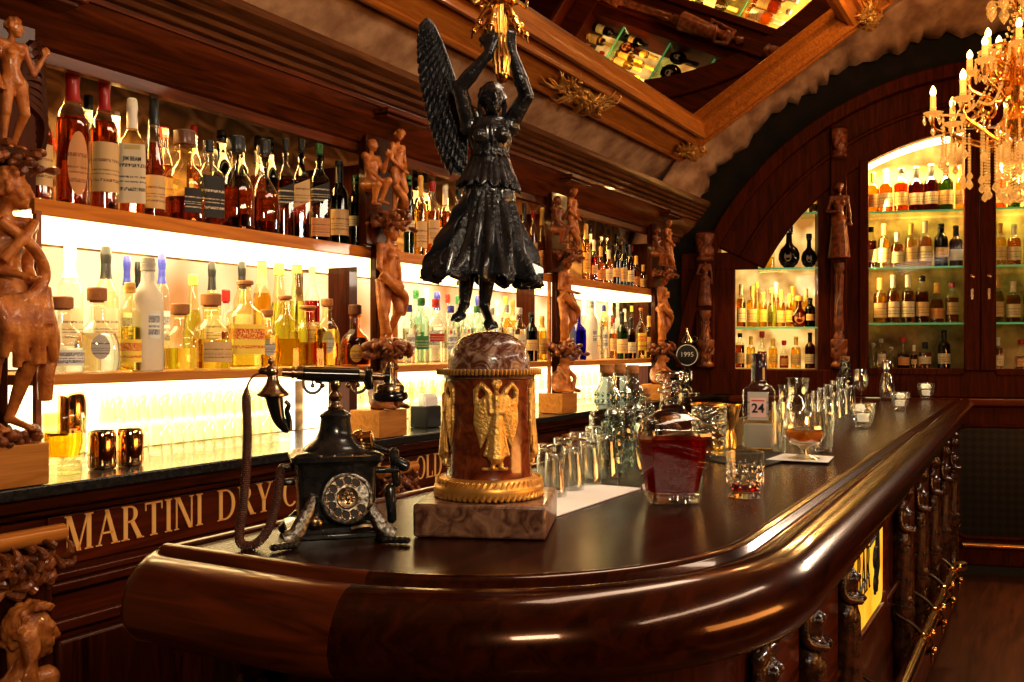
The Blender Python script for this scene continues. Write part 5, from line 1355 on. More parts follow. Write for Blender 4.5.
U1=[(40,88,24,'bourboncream'),(73,66,33,'bourbonround'),(105,76,27,'bourboncream'),(133,99,25,'creamcap'),(155,93,21,'sparkdark'),(186,131,42,'squatpale'),(210,141,25,'squareblack'),(238,137,36,'roundamber'),(266,140,33,'decamber'),(288,139,15,'slantblack'),(304,138,16,'slantwhite'),(322,141,18,'darkslant'),(342,161,19,'wine'),(359,176,15,'greenplain')]
row(U1,2.165,1.835,'in front, left upper shelf','front bottles on the left upper shelf')
U1b=[(58,140,20,'smallamber'),(90,96,18,'ambertall'),(119,112,18,'amberlabel'),(170,127,16,'amberred'),(201,126,15,'amberred'),(222,150,18,'blackcap'),(230,131,20,'darkplain'),(250,138,17,'darkplain'),(268,136,17,'amberwhite'),(281,138,16,'darkplain'),(314,141,14,'darkplain'),(334,152,14,'darkplain')]
row(U1b,2.33,1.835,'behind, left upper shelf','back bottles on the left upper shelf')
L1=[(62,297,42,'clearsquat'),(97,288,46,'clearribbed'),(130,283,22,'goldcap'),(148,258,30,'frosted'),(180,304,36,'yellowsquat'),(211,294,40,'yellowlabel'),(245,281,33,'yellowsquare'),(267,310,27,'medallion'),(285,296,27,'palegold'),(308,306,33,'palegold'),(327,299,27,'medallion'),(355,305,32,'amberdec')]
row(L1,2.165,1.416,'in front, left lower shelf','front bottles on the left lower shelf')
L1b=[(70,246,24,'whitetop'),(106,247,24,'blackcap'),(127,256,14,'bluecap'),(138,262,15,'blackcap'),(162,254,15,'bluecap'),(193,275,20,'tallyellow'),(212,263,18,'blackcap'),(226,290,16,'smallamber'),(242,262,18,'blackcap'),(262,256,18,'yellowtall'),(279,264,22,'tallyellow'),(297,262,22,'tallyellow'),(312,258,16,'redliq')]
row(L1b,2.33,1.416,'behind, left lower shelf','back bottles on the left lower shelf')
# middle bay
U2=[(409,176,11,'greenplain'),(421,176,13,'goldlabel'),(433,182,14,'amberred'),(446,186,13,'amberlabel'),(460,190,13,'ambertall'),(474,194,13,'wine'),(488,196,13,'amberred'),(501,198,12,'darkplain'),(515,200,12,'ambertall'),(527,203,10,'amberwhite'),(536,212,9,'amberred'),(545,208,10,'tancap')]
row(U2,2.165,1.835,'in front, middle upper shelf','front bottles on the middle upper shelf')
U2b=[(415,170,11,'darkplain'),(428,172,11,'ambertall'),(455,184,11,'amberlabel'),(481,190,11,'darkplain'),(507,196,10,'amberwhite'),(521,198,9,'amberlabel'),(532,204,9,'ambertall'),(541,203,9,'darkplain')]
row(U2b,2.33,1.835,'behind, middle upper shelf','back bottles on the middle upper shelf')
L2=[(409,305,13,'ginblue'),(422,298,16,'gingreen'),(437,299,18,'ginred'),(453,306,14,'ginblue'),(467,303,15,'ginclear'),(481,306,15,'gingreen'),(496,308,14,'ginclear'),(511,305,15,'ginclear'),(525,308,15,'ginclear'),(538,313,12,'darkplain'),(549,316,10,'yellowtall')]
row(L2,2.165,1.416,'in front, middle lower shelf','front bottles on the middle lower shelf')
L2b=[(416,290,12,'gingreen'),(430,288,12,'whitetop'),(446,292,12,'bluecap'),(461,294,12,'ginred'),(476,296,12,'gingreen'),(490,296,11,'whitetop'),(504,296,11,'bluecap'),(518,298,11,'gingreen'),(531,300,10,'whitetop'),(543,296,10,'yellowtall'),(553,300,9,'yellowtall')]
row(L2b,2.33,1.416,'behind, middle lower shelf','back bottles on the middle lower shelf')
# far bay
U3=[(586,224,9,'yellowtall'),(594,240,8,'redliq'),(601,247,8,'tancap'),(609,250,9,'amberlabel'),(617,246,9,'darkplain'),(624,242,8,'wine'),(631,245,8,'whitelabel'),(637,256,8,'tancap'),(644,265,8,'goldlabel'),(651,250,7,'darkplain'),(657,253,7,'whitelabel')]
row(U3,2.165,1.835,'in front, far upper shelf','front bottles on the far upper shelf')
U3b=[(590,226,8,'darkplain'),(605,236,8,'darkplain'),(613,236,7,'ambertall'),(627,234,8,'darkplain'),(640,242,7,'darkplain'),(648,246,7,'amberred')]
row(U3b,2.33,1.835,'behind, far upper shelf','back bottles on the far upper shelf')
L3=[(578,310,13,'violet'),(591,301,13,'frosted'),(604,305,8,'ginblue'),(613,318,8,'amberred'),(622,312,11,'wine'),(631,318,10,'whitelabel'),(641,308,9,'yellowsquare'),(649,316,8,'yellowtall'),(656,322,7,'goldcap')]
row(L3,2.165,1.416,'in front, far lower shelf','front bottles on the far lower shelf')
L3b=[(584,300,9,'whitetop'),(597,296,9,'whitebox'),(610,302,8,'yellowtall'),(618,300,8,'whitetop'),(627,302,8,'whitebox'),(636,309,7,'whitetop'),(645,306,7,'tallyellow')]
row(L3b,2.33,1.416,'behind, far lower shelf','back bottles on the far lower shelf')
# printed names that can be read on two of the bottles
# far cabinets -----------------------------------------------------
def wrow(items,ly,z,place,group,lean=0):
    items=sorted(items,key=lambda q:q[0])
    for i,(px_,top,base_,wp,style) in enumerate(items):
        lx,_=wl(px_,350,ly); p=MW@V((lx,ly,0)); D=depth(p)
        h=(base_-top)*D/FPX; w=wp*D/FPX
        n,wd,a=STY[style]
        lb=f"{desc(style)}, {ORD[i]} from left {place}"
        bottle(n,lb,group,(p.x,p.y,z+.001),WROT+rb.uniform(-.3,.3),w,h,**a)
g='bottles in the arched left cabinet'
wrow([(741,280,323,9,'amberlabel'),(752,282,323,10,'goldlabel'),(763,288,323,8,'yellowtall'),(772,284,323,9,'tallyellow'),(781,286,323,9,'goldlabel'),(790,290,323,8,'yellowtall'),(799,292,323,20,'golddisc'),(810,294,323,10,'darkplain')],.12,1.627,'arched left cabinet, middle shelf',g)
wrow([(757,278,323,8,'tallyellow'),(776,278,323,9,'amberlabel'),(793,282,323,10,'goldlabel'),(806,284,323,8,'yellowtall')],.23,1.627,'arched left cabinet, middle back',g)
wrow([(740,335,370,9,'ambertall'),(751,338,370,9,'goldlabel'),(762,333,370,10,'smallamber'),(773,340,370,9,'yellowtall'),(784,342,370,9,'smallamber'),(796,338,370,10,'goldlabel'),(810,334,370,10,'whitelabel')],.12,1.335,'arched left cabinet, bottom',g)
wrow([(768,240,268,12,'palegold'),(789,226,268,21,'blackdisc'),(809,234,268,15,'blackdisc')],.12,2.041,'arched left cabinet, upper shelf',g)
wrow([(803,200,220,8,'palegold'),(813,198,220,8,'goldlabel')],.15,2.421,'arched left cabinet, top shelf',g)
g='bottles in the right glass cabinet'
wrow([(873,164,205,12,'goldlabel'),(886,162,205,13,'amberlabel'),(901,161,205,14,'ambertall'),(916,160,205,14,'whitelabel'),(931,158,205,14,'whitelabel'),(946,158,205,14,'wine'),(960,160,205,9,'goldlabel')],.12,2.411,'tall central cabinet, top shelf',g)
wrow([(871,222,263,11,'ambertall'),(884,219,263,12,'goldlabel'),(897,228,263,12,'amberlabel'),(911,219,263,12,'goldlabel'),(925,217,263,13,'amberlabel'),(941,220,263,13,'darkplain'),(956,222,263,13,'whitelabel')],.12,2.031,'tall central cabinet, second shelf',g)
wrow([(880,278,323,13,'goldlabel'),(893,275,323,12,'amberlabel'),(908,275,323,13,'amberlabel'),(922,276,323,13,'ambertall'),(937,283,323,13,'tancap'),(952,283,323,13,'amberred')],.12,1.651,'tall central cabinet, third shelf',g)
wrow([(873,344,370,9,'smallclear'),(881,340,370,10,'ginclear'),(891,348,370,9,'smallclear'),(903,338,370,12,'smallamber'),(914,346,370,7,'redliq'),(925,343,370,13,'amberwhite'),(944,331,370,12,'whitelabel')],.12,1.336,'tall central cabinet, bottom',g)
g='bottles in the far right glass cabinet'
wrow([(1000,160,205,12,'amberlabel'),(1014,164,205,12,'wine'),(1030,160,205,12,'goldlabel')],.12,2.411,'rightmost cabinet, top shelf',g)
wrow([(1000,220,263,12,'goldlabel'),(1014,222,263,13,'amberlabel'),(1030,222,263,12,'ambertall')],.12,2.031,'rightmost cabinet, second shelf',g)
wrow([(998,276,323,11,'goldlabel'),(1013,282,323,14,'amberlabel'),(1030,280,323,12,'wine')],.12,1.651,'rightmost cabinet, third shelf',g)
wrow([(998,338,370,10,'amberlabel'),(1021,340,370,12,'smallamber')],.12,1.336,'rightmost cabinet, bottom',g)
# ---------------------------------------------------------------- glasses on the back counter
M['wglass']=thin('bright_back_lit_glass',(.95,.94,.86),edge=.6,base=.06)
def tumbler_mesh():
    return MB().vessel([(0,0),(.031,0),(.033,.004),(.037,.088),(.037,.094)],[(0,.010),(.028,.012),(.0335,.088),(.0345,.094)],18)
me=tumbler_mesh().mesh('glass_tumbler',40); me.materials.append(M['wglass'])
for b in range(3):
    wn=('left','middle','far')[b]
    for r in range(2):
        for tier in range(2):
            n=13 if b==0 else 14
            for q in range(n):
                x=XP[b]+.14+q*.084+(.04 if r else 0)
                if x>XP[b+1]-.14: continue
                if b==0 and r==0 and q<4 and tier==0: continue
                if b==0 and r==0 and q<4 and tier==1: continue
                if b==2 and r==1: continue
                o=bpy.data.objects.new('glass_tumbler',me); COL.objects.link(o)
                o.location=(x,2.30+.09*r,1.167+(.096 if tier==0 else .192)); o.rotation_euler=(pi,0,0)
                tag(o,f'clear upturned tumbler among the brightly backlit stacked rows under the {wn} lower shelf','glass',f'backlit stacked tumblers in the {wn} bay')
# copper tumblers and the cut glass mug in front
def cup(name,label,px_,base,top,wp,Y,m,z,cat='tumbler',grp=None,liner=None):
    p=onY(px_,base,Y); D=depth(p); h=(base-top)*D/FPX; r=wp*D/FPX/2
    t=thing(name,label,cat,(p.x,Y,z),0,grp)
    MB().vessel([(0,0),(r*.86,0),(r*.96,h*.04),(r,h*.14),(r,h*.84),(r*.93,h*.96),(r*.8,h)][0:6]+[(r*.90,h)],[(0,h*.05),(r*.85,h*.08),(r*.93,h*.5),(r*.86,h)],24).build('cup',m,t)
    return t
cup('copper_tumbler','polished copper tumbler, nearer to the cut glass mug of the pair',102,472,434,27,2.14,M['copper'],1.167,grp='copper tumblers')
cup('copper_tumbler','polished copper tumbler, right-hand one of the front pair on the back counter',130,468,432,26,2.14,M['copper'],1.167,grp='copper tumblers')
t=cup('copper_tumbler','copper tumbler stacked higher behind the cut glass mug',72,446,400,27,2.26,M['copper'],1.167+.085,grp='copper tumblers')
p=onY(63,476,2.15); D=depth(p); r=42*D/FPX/2; h=60*D/FPX
t=thing('cut_glass_mug','thick cut glass tumbler with amber drink beside the copper tumblers','glass',(p.x,2.15,1.167))
MB().vessel([(0,0),(r*.78,0),(r*.80,h*.14),(r*.72,h*.2),(r*.9,h*.26),(r,h*.5),(r*.97,h*.9),(r*.9,h)],[(0,h*.24),(r*.75,h*.28),(r*.88,h*.5),(r*.84,h)],28,mod=lambda a,z:1+.03*cos(9*a)).build('glass',M['thinyel'],t)
MB().lathe([(0,h*.26),(r*.70,h*.29),(r*.84,h*.5),(r*.83,h*.68),(0,h*.68)],20).build('drink',LIQ['gold'],t)
# stack under the copper one so that it is carried
o=bpy.data.objects.new('glass_tumbler',me); COL.objects.link(o); pp_=onY(72,446,2.26); o.location=(pp_.x,2.26,1.167+.086); o.rotation_euler=(pi,0,0); o.scale=(1,1,.9); tag(o,'clear tumbler carrying the raised copper tumbler on the back counter','glass')
# small bits right of the telephone: black napkin holder with white napkins
pb=onY(428,432,2.14)
t=thing('napkin_holder','black holder with white napkins, seen left of the marble pedestal','napkin holder',(pb.x,2.15,1.167))
mb=MB().bb(-.05,.05,-.04,.04,0,.085); mb.build('holder',M['black'],t,bevel=.004)
mb=MB(); 
for q in range(6): mb.bb(-.045+.005*q,.04+.003*q,-.03+.010*q,-.027+.010*q,.01,.12+.006*(q%3))
mb.build('napkins',M['paper'],t)
# menu-like white boxes in the far bay
for q,(x,wd,hh,m) in enumerate(((598,9,36,'paper'),(607,8,34,'pale'),(615,7,34,'paper'))):
    pb=onY(x,400,2.2); D=depth(pb); o=MB().bb(-wd*D/FPX/2,wd*D/FPX/2,-.03,.03,0,.15).build('bar_box',M[m] if m!='pale' else M['copper'],bevel=.003); o.location=(pb.x,2.16,1.167)
    tag(o,('white upright box on the far back counter, first from left','copper coloured box on the far back counter, between two white boxes','white upright box on the far back counter, rightmost of three')[q],'box','boxes on the far back counter')
# ---------------------------------------------------------------- things on the bar top
ZB=BAR+.0012
def place(px_,base): 
    p=onz(px_,base,ZB); return p,depth(p)/FPX
def cam_rz(p): return atan2(-p.y,-p.x)+pi/2
def quad(pts,z0,z1,name,m,bevel=0):
    vs=[(p.x,p.y,z0) for p in pts]+[(p.x,p.y,z1) for p in pts]
    n=len(pts)
    ar=sum(pts[i].x*pts[(i+1)%n].y-pts[(i+1)%n].x*pts[i].y for i in range(n))
    f=[tuple(range(n-1,-1,-1)),tuple(range(n,2*n))]+[(i,(i+1)%n,n+(i+1)%n,n+i) for i in range(n)]
    if ar<0: f=[tuple(reversed(q)) for q in f]
    return MB().add(vs,f).build(name,m,smooth=0,bevel=bevel)
# white mat with upturned glasses
a,b=onz(545,521,BAR),onz(641,489.5,BAR); d=(b-a).normalized(); nn=V((-d.y,d.x,0)); nn=nn if nn.y>0 else -nn
mat=quad([a,b,b+nn*.15,a+nn*.15],BAR+.0005,BAR+.004,'bar_mat',M['towel'],.001); tag(mat,'white bar mat under the upturned shot glasses behind the pedestal','mat')
def tumbler_profile(r0,r1,h,t=.003,base=.012):
    return [(0,0),(r0*.96,0),(r0,.003),(r1,h-.001),(r1-.0008,h)],[(0,base),(r0-t,base+.003),(r1-t,h)]
M['rock']=M['thin']
k=0
for rowi,(pts) in enumerate(([(555,497),(572,490.5),(589,484.5),(606,478.5)],[(547,488),(563,481.5),(579,476),(595,470.5),(611,465)])):
    for q,(x,y) in enumerate(pts):
        p,s=place(x,y); h=43*s; r0=9.5*s; r1=12.5*s
        g=thing('shot_glass',f"upturned clear glass on white mat, {ORD[q]} from the pedestal in the {'front' if rowi==0 else 'back'} row",'glass',(p.x,p.y,BAR+.0042),0,'upturned glasses on the white mat')
        o,i=tumbler_profile(r0,r1,h,.0022,.014)
        MB().vessel([(r,h-z) for r,z in o],[(r,h-z) for r,z in i],24).build('glass_wall',M['clearbright'],g)
        MB().lathe([(0,h-.013),(r0*.86,h-.012),(r0*.90,h-.002),(0,h-.001)],20).build('thick_base',M['bright'],g)
# embossed cork bottles
for q,(x,base,top,w,lb) in enumerate(((607,473,364,34,'nearest embossed clear glass bottle with brown cork, left of the decanter'),(620,466,364,28,'embossed glass bottle with cork close behind the nearest embossed bottle'),(633,460,365,28,'third embossed glass bottle with cork, just left of the decanter neck'),(645,457,388,26,'shortest embossed glass bottle with cork, half hidden by the decanter'))):
    p,s=place(x,base); h=(base-top)*s; r=w*s/2
    t=thing('embossed_bottle',lb,'bottle',(p.x,p.y,ZB),cam_rz(p),'embossed cork bottles on the bar')
    pr=[(0,0),(r*.92,0),(r,.004),(r,h*.52),(r*.9,h*.56),(r*.62,h*.585),(r*.55,h*.60),(r*.66,h*.63),(r*.74,h*.68),(r*.70,h*.74),(r*.52,h*.80),(r*.40,h*.85),(r*.36,h*.89),(r*.40,h*.895),(r*.40,h*.91),(0,h*.912)]
    mb=MB(); rs=[]
    for rr,z in pr: rs.append([(max(rr,1e-4)*(1+.05*cos(8*2*pi*j/48)*(1 if .02<z<h*.8 else 0))*cos(2*pi*j/48),max(rr,1e-4)*(1+.05*cos(8*2*pi*j/48)*(1 if .02<z<h*.8 else 0))*sin(2*pi*j/48),z) for j in range(48)])
    mb.rings(rs)
    rn=random.Random(q)
    for z in (.10,.30,.50): mb.tube([(r*1.02*cos(a),r*1.02*sin(a),h*z) for a in [2*pi*j/28 for j in range(28)]],.0018,6,closed=True)
    for j in range(26):
        a=2*pi*j/13; z=h*(.66 if j%2 else .72); mb.sph((r*.70*cos(a),r*.70*sin(a),z),(.004,.004,.005),6)
    mb.build('bottle_glass',M['embossed'],t)
    MB().lathe([(r*.30,h*.88),(r*.33,h*.915),(r*.42,h*.918),(r*.44,h*.995),(r*.40,h),(0,h)],16).build('cork_stopper',M['cork'],t)
# decanter with red brown spirit
p,s=place(672,502); 
t=thing('decanter','tapered clear glass decanter half full of red brown spirit with round stopper','decanter',(p.x,p.y,ZB),cam_rz(p)+.15)
def oct_ring(w,z,ch=.30,dy=.72):
    c=ch*w
    P=[(w-c,-w*dy),(w,-w*dy+c*.7),(w,w*dy-c*.7),(w-c,w*dy),(-w+c,w*dy),(-w,w*dy-c*.7),(-w,-w*dy+c*.7),(-w+c,-w*dy)]
    out=[]
    for i in range(8):
        a,b=P[i],P[(i+1)%8]
        for f in (0.0,.5): out.append((a[0]+(b[0]-a[0])*f,a[1]+(b[1]-a[1])*f,z))
    return out
H0=lambda y:(505-y)*s
M['decglass']=thin('decanter_clear_glass',(.96,.96,.95),edge=.95,base=.035)
prof=[(25,503),(26.5,501),(27,497),(32,470),(35.5,445),(36,438),(35.8,432),(34,427),(28,422),(20,418),(14,414)]
rs=[oct_ring(w*s,H0(y),.34) for w,y in prof]
def circ(r,z,n=16):
    return [(r*cos(2*pi*j/n-pi/4),r*sin(2*pi*j/n-pi/4),z) for j in range(n)]
rs+=[circ(13*s,H0(412)),circ(12*s,H0(404)),circ(12*s,H0(396)),circ(14.5*s,H0(394)),circ(15*s,H0(392)),circ(14*s,H0(391))]
MB().rings(rs).build('decanter_glass',M['decglass'],t,smooth=28)
rs=[oct_ring((w-2.2)*s,H0(y),.34) for w,y in [(24,494),(26,492),(30.5,470),(34,449),(34.6,441)]]
M['decliq']=murky('red_brown_spirit',(.62,.035,.008),(.26,.008,.002),.38)
MB().rings(rs).build('spirit',M['decliq'],t,smooth=60)
MB().rings([oct_ring(24.5*s,.0015,.34),oct_ring(25.5*s,H0(499),.34),oct_ring(25.5*s,H0(496),.34),oct_ring(22*s,H0(495),.34)]).build('thick_base',M['bright'],t,smooth=28)
MB().lathe([(0,H0(408)),(8*s,H0(408)),(9.5*s,H0(394)),(10*s,H0(391)),(9*s,H0(389)),(11*s,H0(387)),(16.5*s,H0(384)),(17.5*s,H0(380)),(16*s,H0(376)),(11*s,H0(374)),(0,H0(373.5))],28).build('stopper',M['bright'],t)
# cut crystal tumbler
p,s=place(745,496.5); h=(499-454)*s; r=18.5*s
t=thing('whisky_tumbler','cut crystal whisky tumbler with a little dark red drink, right of the decanter','glass',(p.x,p.y,ZB))
def cutmod(a,z): return 1+ (.045*abs(sin(6*a+z*110))+.045*abs(sin(6*a-z*110))-.07)*(1 if .006<z<h*.72 else 0)
zs=[0,.004]+[h*q/14 for q in range(1,13)]+[h*.93,h]
MB().vessel([(0,0)]+[(r*(.93+.07*z/h),z) for z in zs],[(0,h*.14),(r*.80,h*.15),(r*.90,h)],72,mod=cutmod).build('crystal_wall',M['decglass'],t,smooth=15)
mb=MB()
for q in range(12):
    a0=2*pi*q/12
    for sgn in (-1,1):
        for wd in (.26,.52):
            mb.tube([((r*(.93+.07*z/h)+.0004)*cos(a0+sgn*wd*f),(r*(.93+.07*z/h)+.0004)*sin(a0+sgn*wd*f),z) for f,z in [(j/6,h*(.24+.50*j/6)) for j in range(7)]],.0011,4)
mb.build('cut_pattern',M['bright'],t)
MB().lathe([(0,h*.145),(r*.79,h*.155),(r*.815,h*.30),(0,h*.30)],30).build('drink',LIQ['ruby'],t)
# black tray, napkin
tr_=[onz(692,457,BAR),onz(752,470,BAR),onz(800,458,BAR),onz(742,446,BAR)]
q=quad(tr_,BAR+.0005,BAR+.006,'serving_tray',M['black'],.002); tag(q,'flat black tray under the square gin bottle and the gold jigger','tray')
q=quad([onz(766,462,BAR),onz(828,465,BAR),onz(834,459,BAR),onz(784,456,BAR)],BAR+.0065,BAR+.008,'paper_napkin',M['paper']); tag(q,'white paper napkin under the orange cocktail','napkin')
# gin bottle marked 24
p,s=place(759,450); h=(452-357)*s; w=15.5*s
t=thing('gin_bottle','square clear gin bottle with pink label reading 24 and dark neck','bottle',(p.x,p.y,BAR+.0065),cam_rz(p)-.08)
def sq(w_,z,e=6,n=32):
    out=[]
    for j in range(n):
        a=2*pi*j/n; c,sn=cos(a),sin(a); q=(abs(c)**e+abs(sn)**e)**(-1/e); out.append((w_*q*c,w_*q*sn*.8 if e>3 else w_*q*sn,z))
    return out
Hh=lambda y:(452-y)*s
MB().rings([sq(w*.92,0),sq(w,.003),sq(w,Hh(397)),sq(w*.97,Hh(393)),sq(w*.8,Hh(390)),sq(w*.50,Hh(387),2),sq(w*.46,Hh(383),2),sq(w*.46,Hh(377),2)]).build('bottle_glass',M['thin'],t,smooth=35)
MB().rings([sq(w*.90,.006),sq(w*.93,.010),sq(w*.93,Hh(430)),sq(w*.93,Hh(428))]).build('frosted_front',M['frost'],t,smooth=35)
M['neckdark']=pbr('dark_violet_neck',(.03,.012,.02),.25,coat=.5)
MB().lathe([(w*.50,Hh(384)),(w*.48,Hh(372)),(w*.50,Hh(370)),(w*.44,Hh(368)),(w*.42,Hh(360)),(w*.46,Hh(358)),(w*.44,Hh(357)),(0,Hh(357))],20).build('neck_cap',M['neckdark'],t)
yl=-w*.8-.0006
o=MB().prism([( -10*s,Hh(423)),(10*s,Hh(423)),(10*s,Hh(395)),(-10*s,Hh(395))],yl-.0006,yl).build('neck_label',LAB['silver'],t,smooth=0)
M['pink']=pbr('pink_label',(.80,.55,.50),.6); M['ink']=pbr('dark_ink',(.015,.013,.03),.6); M['redline']=pbr('red_ink',(.55,.10,.10),.6)
o=MB().prism([(-8*s,Hh(420)),(8*s,Hh(420)),(8*s,Hh(401)),(-8*s,Hh(401))],yl-.0014,yl-.0007).build('pink_label',M['pink'],t,smooth=0)
fonttext('24',12.5*s,M['ink'],o,(0,yl-.0018,Hh(411.5)),bold=True)
MB().prism([(-6.2*s,Hh(404.3)),(6.2*s,Hh(404.3)),(6.2*s,Hh(403)),(-6.2*s,Hh(403))],yl-.0018,yl-.0014).build('print_line',M['redline'],o,smooth=0)
# mixing glass, bar spoon, jigger
p,s=place(709,458); h=(460-406)*s; r=17.5*s
t=thing('mixing_glass','diamond cut mixing glass with gilt rim, behind the decanter shoulder','glass',(p.x,p.y,ZB))
MB().vessel([(0,0),(r*.9,0),(r*.93,.004)]+[(r*(.93+.07*q/10),h*q/10) for q in range(1,10)]+[(r,h)],[(0,h*.08),(r*.86,h*.09),(r*.92,h)],60,mod=lambda a,z:1+.03*abs(sin(7*a+z*90))+.03*abs(sin(7*a-z*90))-.03 if .01<z<h*.8 else 1).build('crystal_wall',M['cutthin'],t,smooth=20)
MB().tube([(r*cos(a),r*sin(a),h) for a in [2*pi*q/32 for q in range(32)]],.0025,6,closed=True).build('gilt_rim',M['gold'],t)
MB().lathe([(0,h*.10),(r*.82,h*.11),(r*.86,h*.5),(0,h*.5)],20).build('drink',LIQ['gold'],t)
sp=thing('bar_spoon','twisted metal bar spoon leaning in the mixing glass','spoon',(p.x,p.y,ZB))
a_=V((.2*r,.1*r,h*.12)); b_=atD(687,390,depth(p)-.0)-V((p.x,p.y,ZB)); L=[a_.lerp(b_,q/60) for q in range(61)]
mb=MB(); 
dv=(b_-a_).normalized(); u=dv.orthogonal().normalized(); w2=dv.cross(u)
for ph_ in (0,pi): mb.tube([pp2+(u*cos(q*.9+ph_)+w2*sin(q*.9+ph_))*.0013 for q,pp2 in enumerate(L)],.0014,5)
mb.sph(b_,.0045,8); mb.build('handle',M['oldbrass'],sp); MB().sph(a_,(.007,.004,.012),10).build('bowl',M['oldbrass'],sp)
p,s=place(731,450); h=(452-408)*s
t=thing('jigger','gold double-cone jigger left of the square gin bottle','jigger',(p.x,p.y,BAR+.0065))
R1=10.5*s
MB().vessel([(0,0),(R1*.55,0),(R1*.60,.002),(R1*.50,h*.28),(R1*.34,h*.40),(R1*.36,h*.46),(R1*.75,h*.75),(R1,h*.97),(R1,h)],[(0,h*.48),(R1*.3,h*.50),(R1*.9,h)],26).build('cup',M['gold'],t)
# cocktail on the napkin
p,s=place(804,461); h=(462-415)*s; r=21*s
t=thing('cocktail_glass','stemmed coupe with orange cocktail standing on the white napkin','glass',(p.x,p.y,BAR+.0085))
MB().vessel([(0,0),(r*.72,0),(r*.74,.002),(r*.4,h*.05),(r*.16,h*.10),(r*.14,h*.2),(r*.3,h*.27),(r*.8,h*.36),(r,h*.52),(r*.98,h*.75),(r*.82,h)],[(0,h*.30),(r*.72,h*.38),(r*.93,h*.53),(r*.92,h*.74),(r*.78,h)],36).build('glass_wall',M['clearbright'],t)
MB().lathe([(0,h*.31),(r*.70,h*.39),(r*.90,h*.52),(r*.905,h*.60),(0,h*.60)],30).build('drink',LIQ['orange'],t)
mb=MB(); rn=random.Random(6)
for q in range(10):
    a=rn.uniform(0,2*pi); d=rn.uniform(0,.55)*r; mb.box((d*cos(a),d*sin(a),h*(.66+.05*(q%3))),(.016,.014,.013),None)
mb.build('ice',M['cut'],t,bevel=.002)
# simple glasses further along the bar
def simple(name,label,cat,px_,base,top,w,prof,m='clearbright',grp=None,n=24,z=None,inner=None,rot=0):
    p,s=place(px_,base); h=(base-top)*s; r=w*s/2
    t=thing(name,label,cat,(p.x,p.y,z if z else ZB),rot,grp)
    MB().vessel([(a*r,b*h) for a,b in prof],[(a*r,b*h) for a,b in (inner or [(0,.06),(prof[1][0]*.86,.08),(prof[-1][0]*.93,1)])],n).build('glass_wall',M[m],t)
    return t,r,h,p
HB=[(0,0),(.92,0),(.95,.01),(1,.9),(1,1)]
simple('highball_glass','slim clear highball glass just right of the square gin bottle','glass',779,454,402,14,HB)
JAR=[(0,0),(.86,0),(.9,.02),(1,.15),(1,.45),(.88,.58),(.66,.70),(.60,.78),(.70,.95),(.74,1)]
IN=[(0,.04),(.84,.06),(.93,.16),(.93,.45),(.8,.58),(.58,.70),(.53,.78),(.66,1)]
simple('glass_carafe','clear waisted glass carafe behind the orange cocktail, taller one','carafe',798,444,378,30,JAR,inner=IN,grp='glass carafes')
simple('glass_carafe','clear waisted glass carafe behind the orange cocktail, shorter left one','carafe',786,440,385,22,JAR,inner=IN,grp='glass carafes')
simple('water_glass','clear tapered glass right behind the orange cocktail','glass',823,451,412,24,[(0,0),(.7,0),(.74,.02),(1,.95),(1,1)])
q=0
for rowi,(x0,y0,x1,y1,n) in enumerate(((817,428,850,410,6),(810,419,841,402,6))):
    for k in range(n):
        f=k/(n-1); x=x0+(x1-x0)*f; y=y0+(y1-y0)*f
        p,s=place(x,y); h=25*s; r0=5.0*s; r1=6.4*s
        g=thing('shot_glass',f"small upturned shot glass, {ORD[k]} in the {('front','back')[rowi]} row behind the orange cocktail",'glass',(p.x,p.y,ZB),0,'upturned shot glasses further along the bar')
        o,i=tumbler_profile(r0,r1,h,.0022,.014)
        MB().vessel([(a,h-b) for a,b in o],[(a,h-b) for a,b in i],16).build('glass_wall',M['clearbright'],g)
        MB().lathe([(0,h-.013),(r0*.86,h-.012),(r0*.92,h-.002),(0,h-.001)],14).build('thick_base',M['bright'],g)
t,r,h,p=simple('embossed_bottle','embossed glass bottle with cork further along the bar, beside the shot glass rows','bottle',845,400,356,18,[(0,0),(.95,0),(1,.02),(1,.45),(.9,.55),(.62,.64),(.5,.72),(.46,.88),(.5,.9)],'embossed')
MB().lathe([(r*.42,h*.86),(r*.5,h*.9),(r*.5,h*.99),(0,h)],14).build('cork_stopper',M['cork'],t)
simple('wine_glass','clear stemmed wine glass beside the shot glass rows, far along the bar','glass',861,409,369,15,[(0,0),(.8,0),(.82,.01),(.2,.05),(.09,.1),(.08,.38),(.3,.44),(.85,.55),(1,.70),(.9,.9),(.82,1)],inner=[(0,.46),(.78,.56),(.93,.7),(.76,1)])
t,r,h,p=simple('water_carafe','clear carafe with chrome neck near the far end of the bar','carafe',887,401,361,15,[(0,0),(.9,0),(1,.03),(1,.40),(.85,.52),(.55,.62),(.5,.8),(.6,1)],inner=IN)
MB().lathe([(r*.52,h*.70),(r*.56,h*.72),(r*.62,h*.99),(r*.5,h*1.02),(0,h*1.02)],16).build('chrome_neck',M['chrome'],t)
MB().tube(spline([(r*.55,0,h*.85),(r*1.5,0,h*.75),(r*1.35,0,h*.4),(r*.98,0,h*.3)],5),.004,6).build('handle',M['chrome'],t)
p,s=place(873,398); o=MB().lathe([(0,0),(.05,0),(.05,.003),(0,.003)],24).build('coaster',M['paper']); o.location=(p.x,p.y,ZB); tag(o,'round white coaster beside the chrome-necked carafe','coaster')
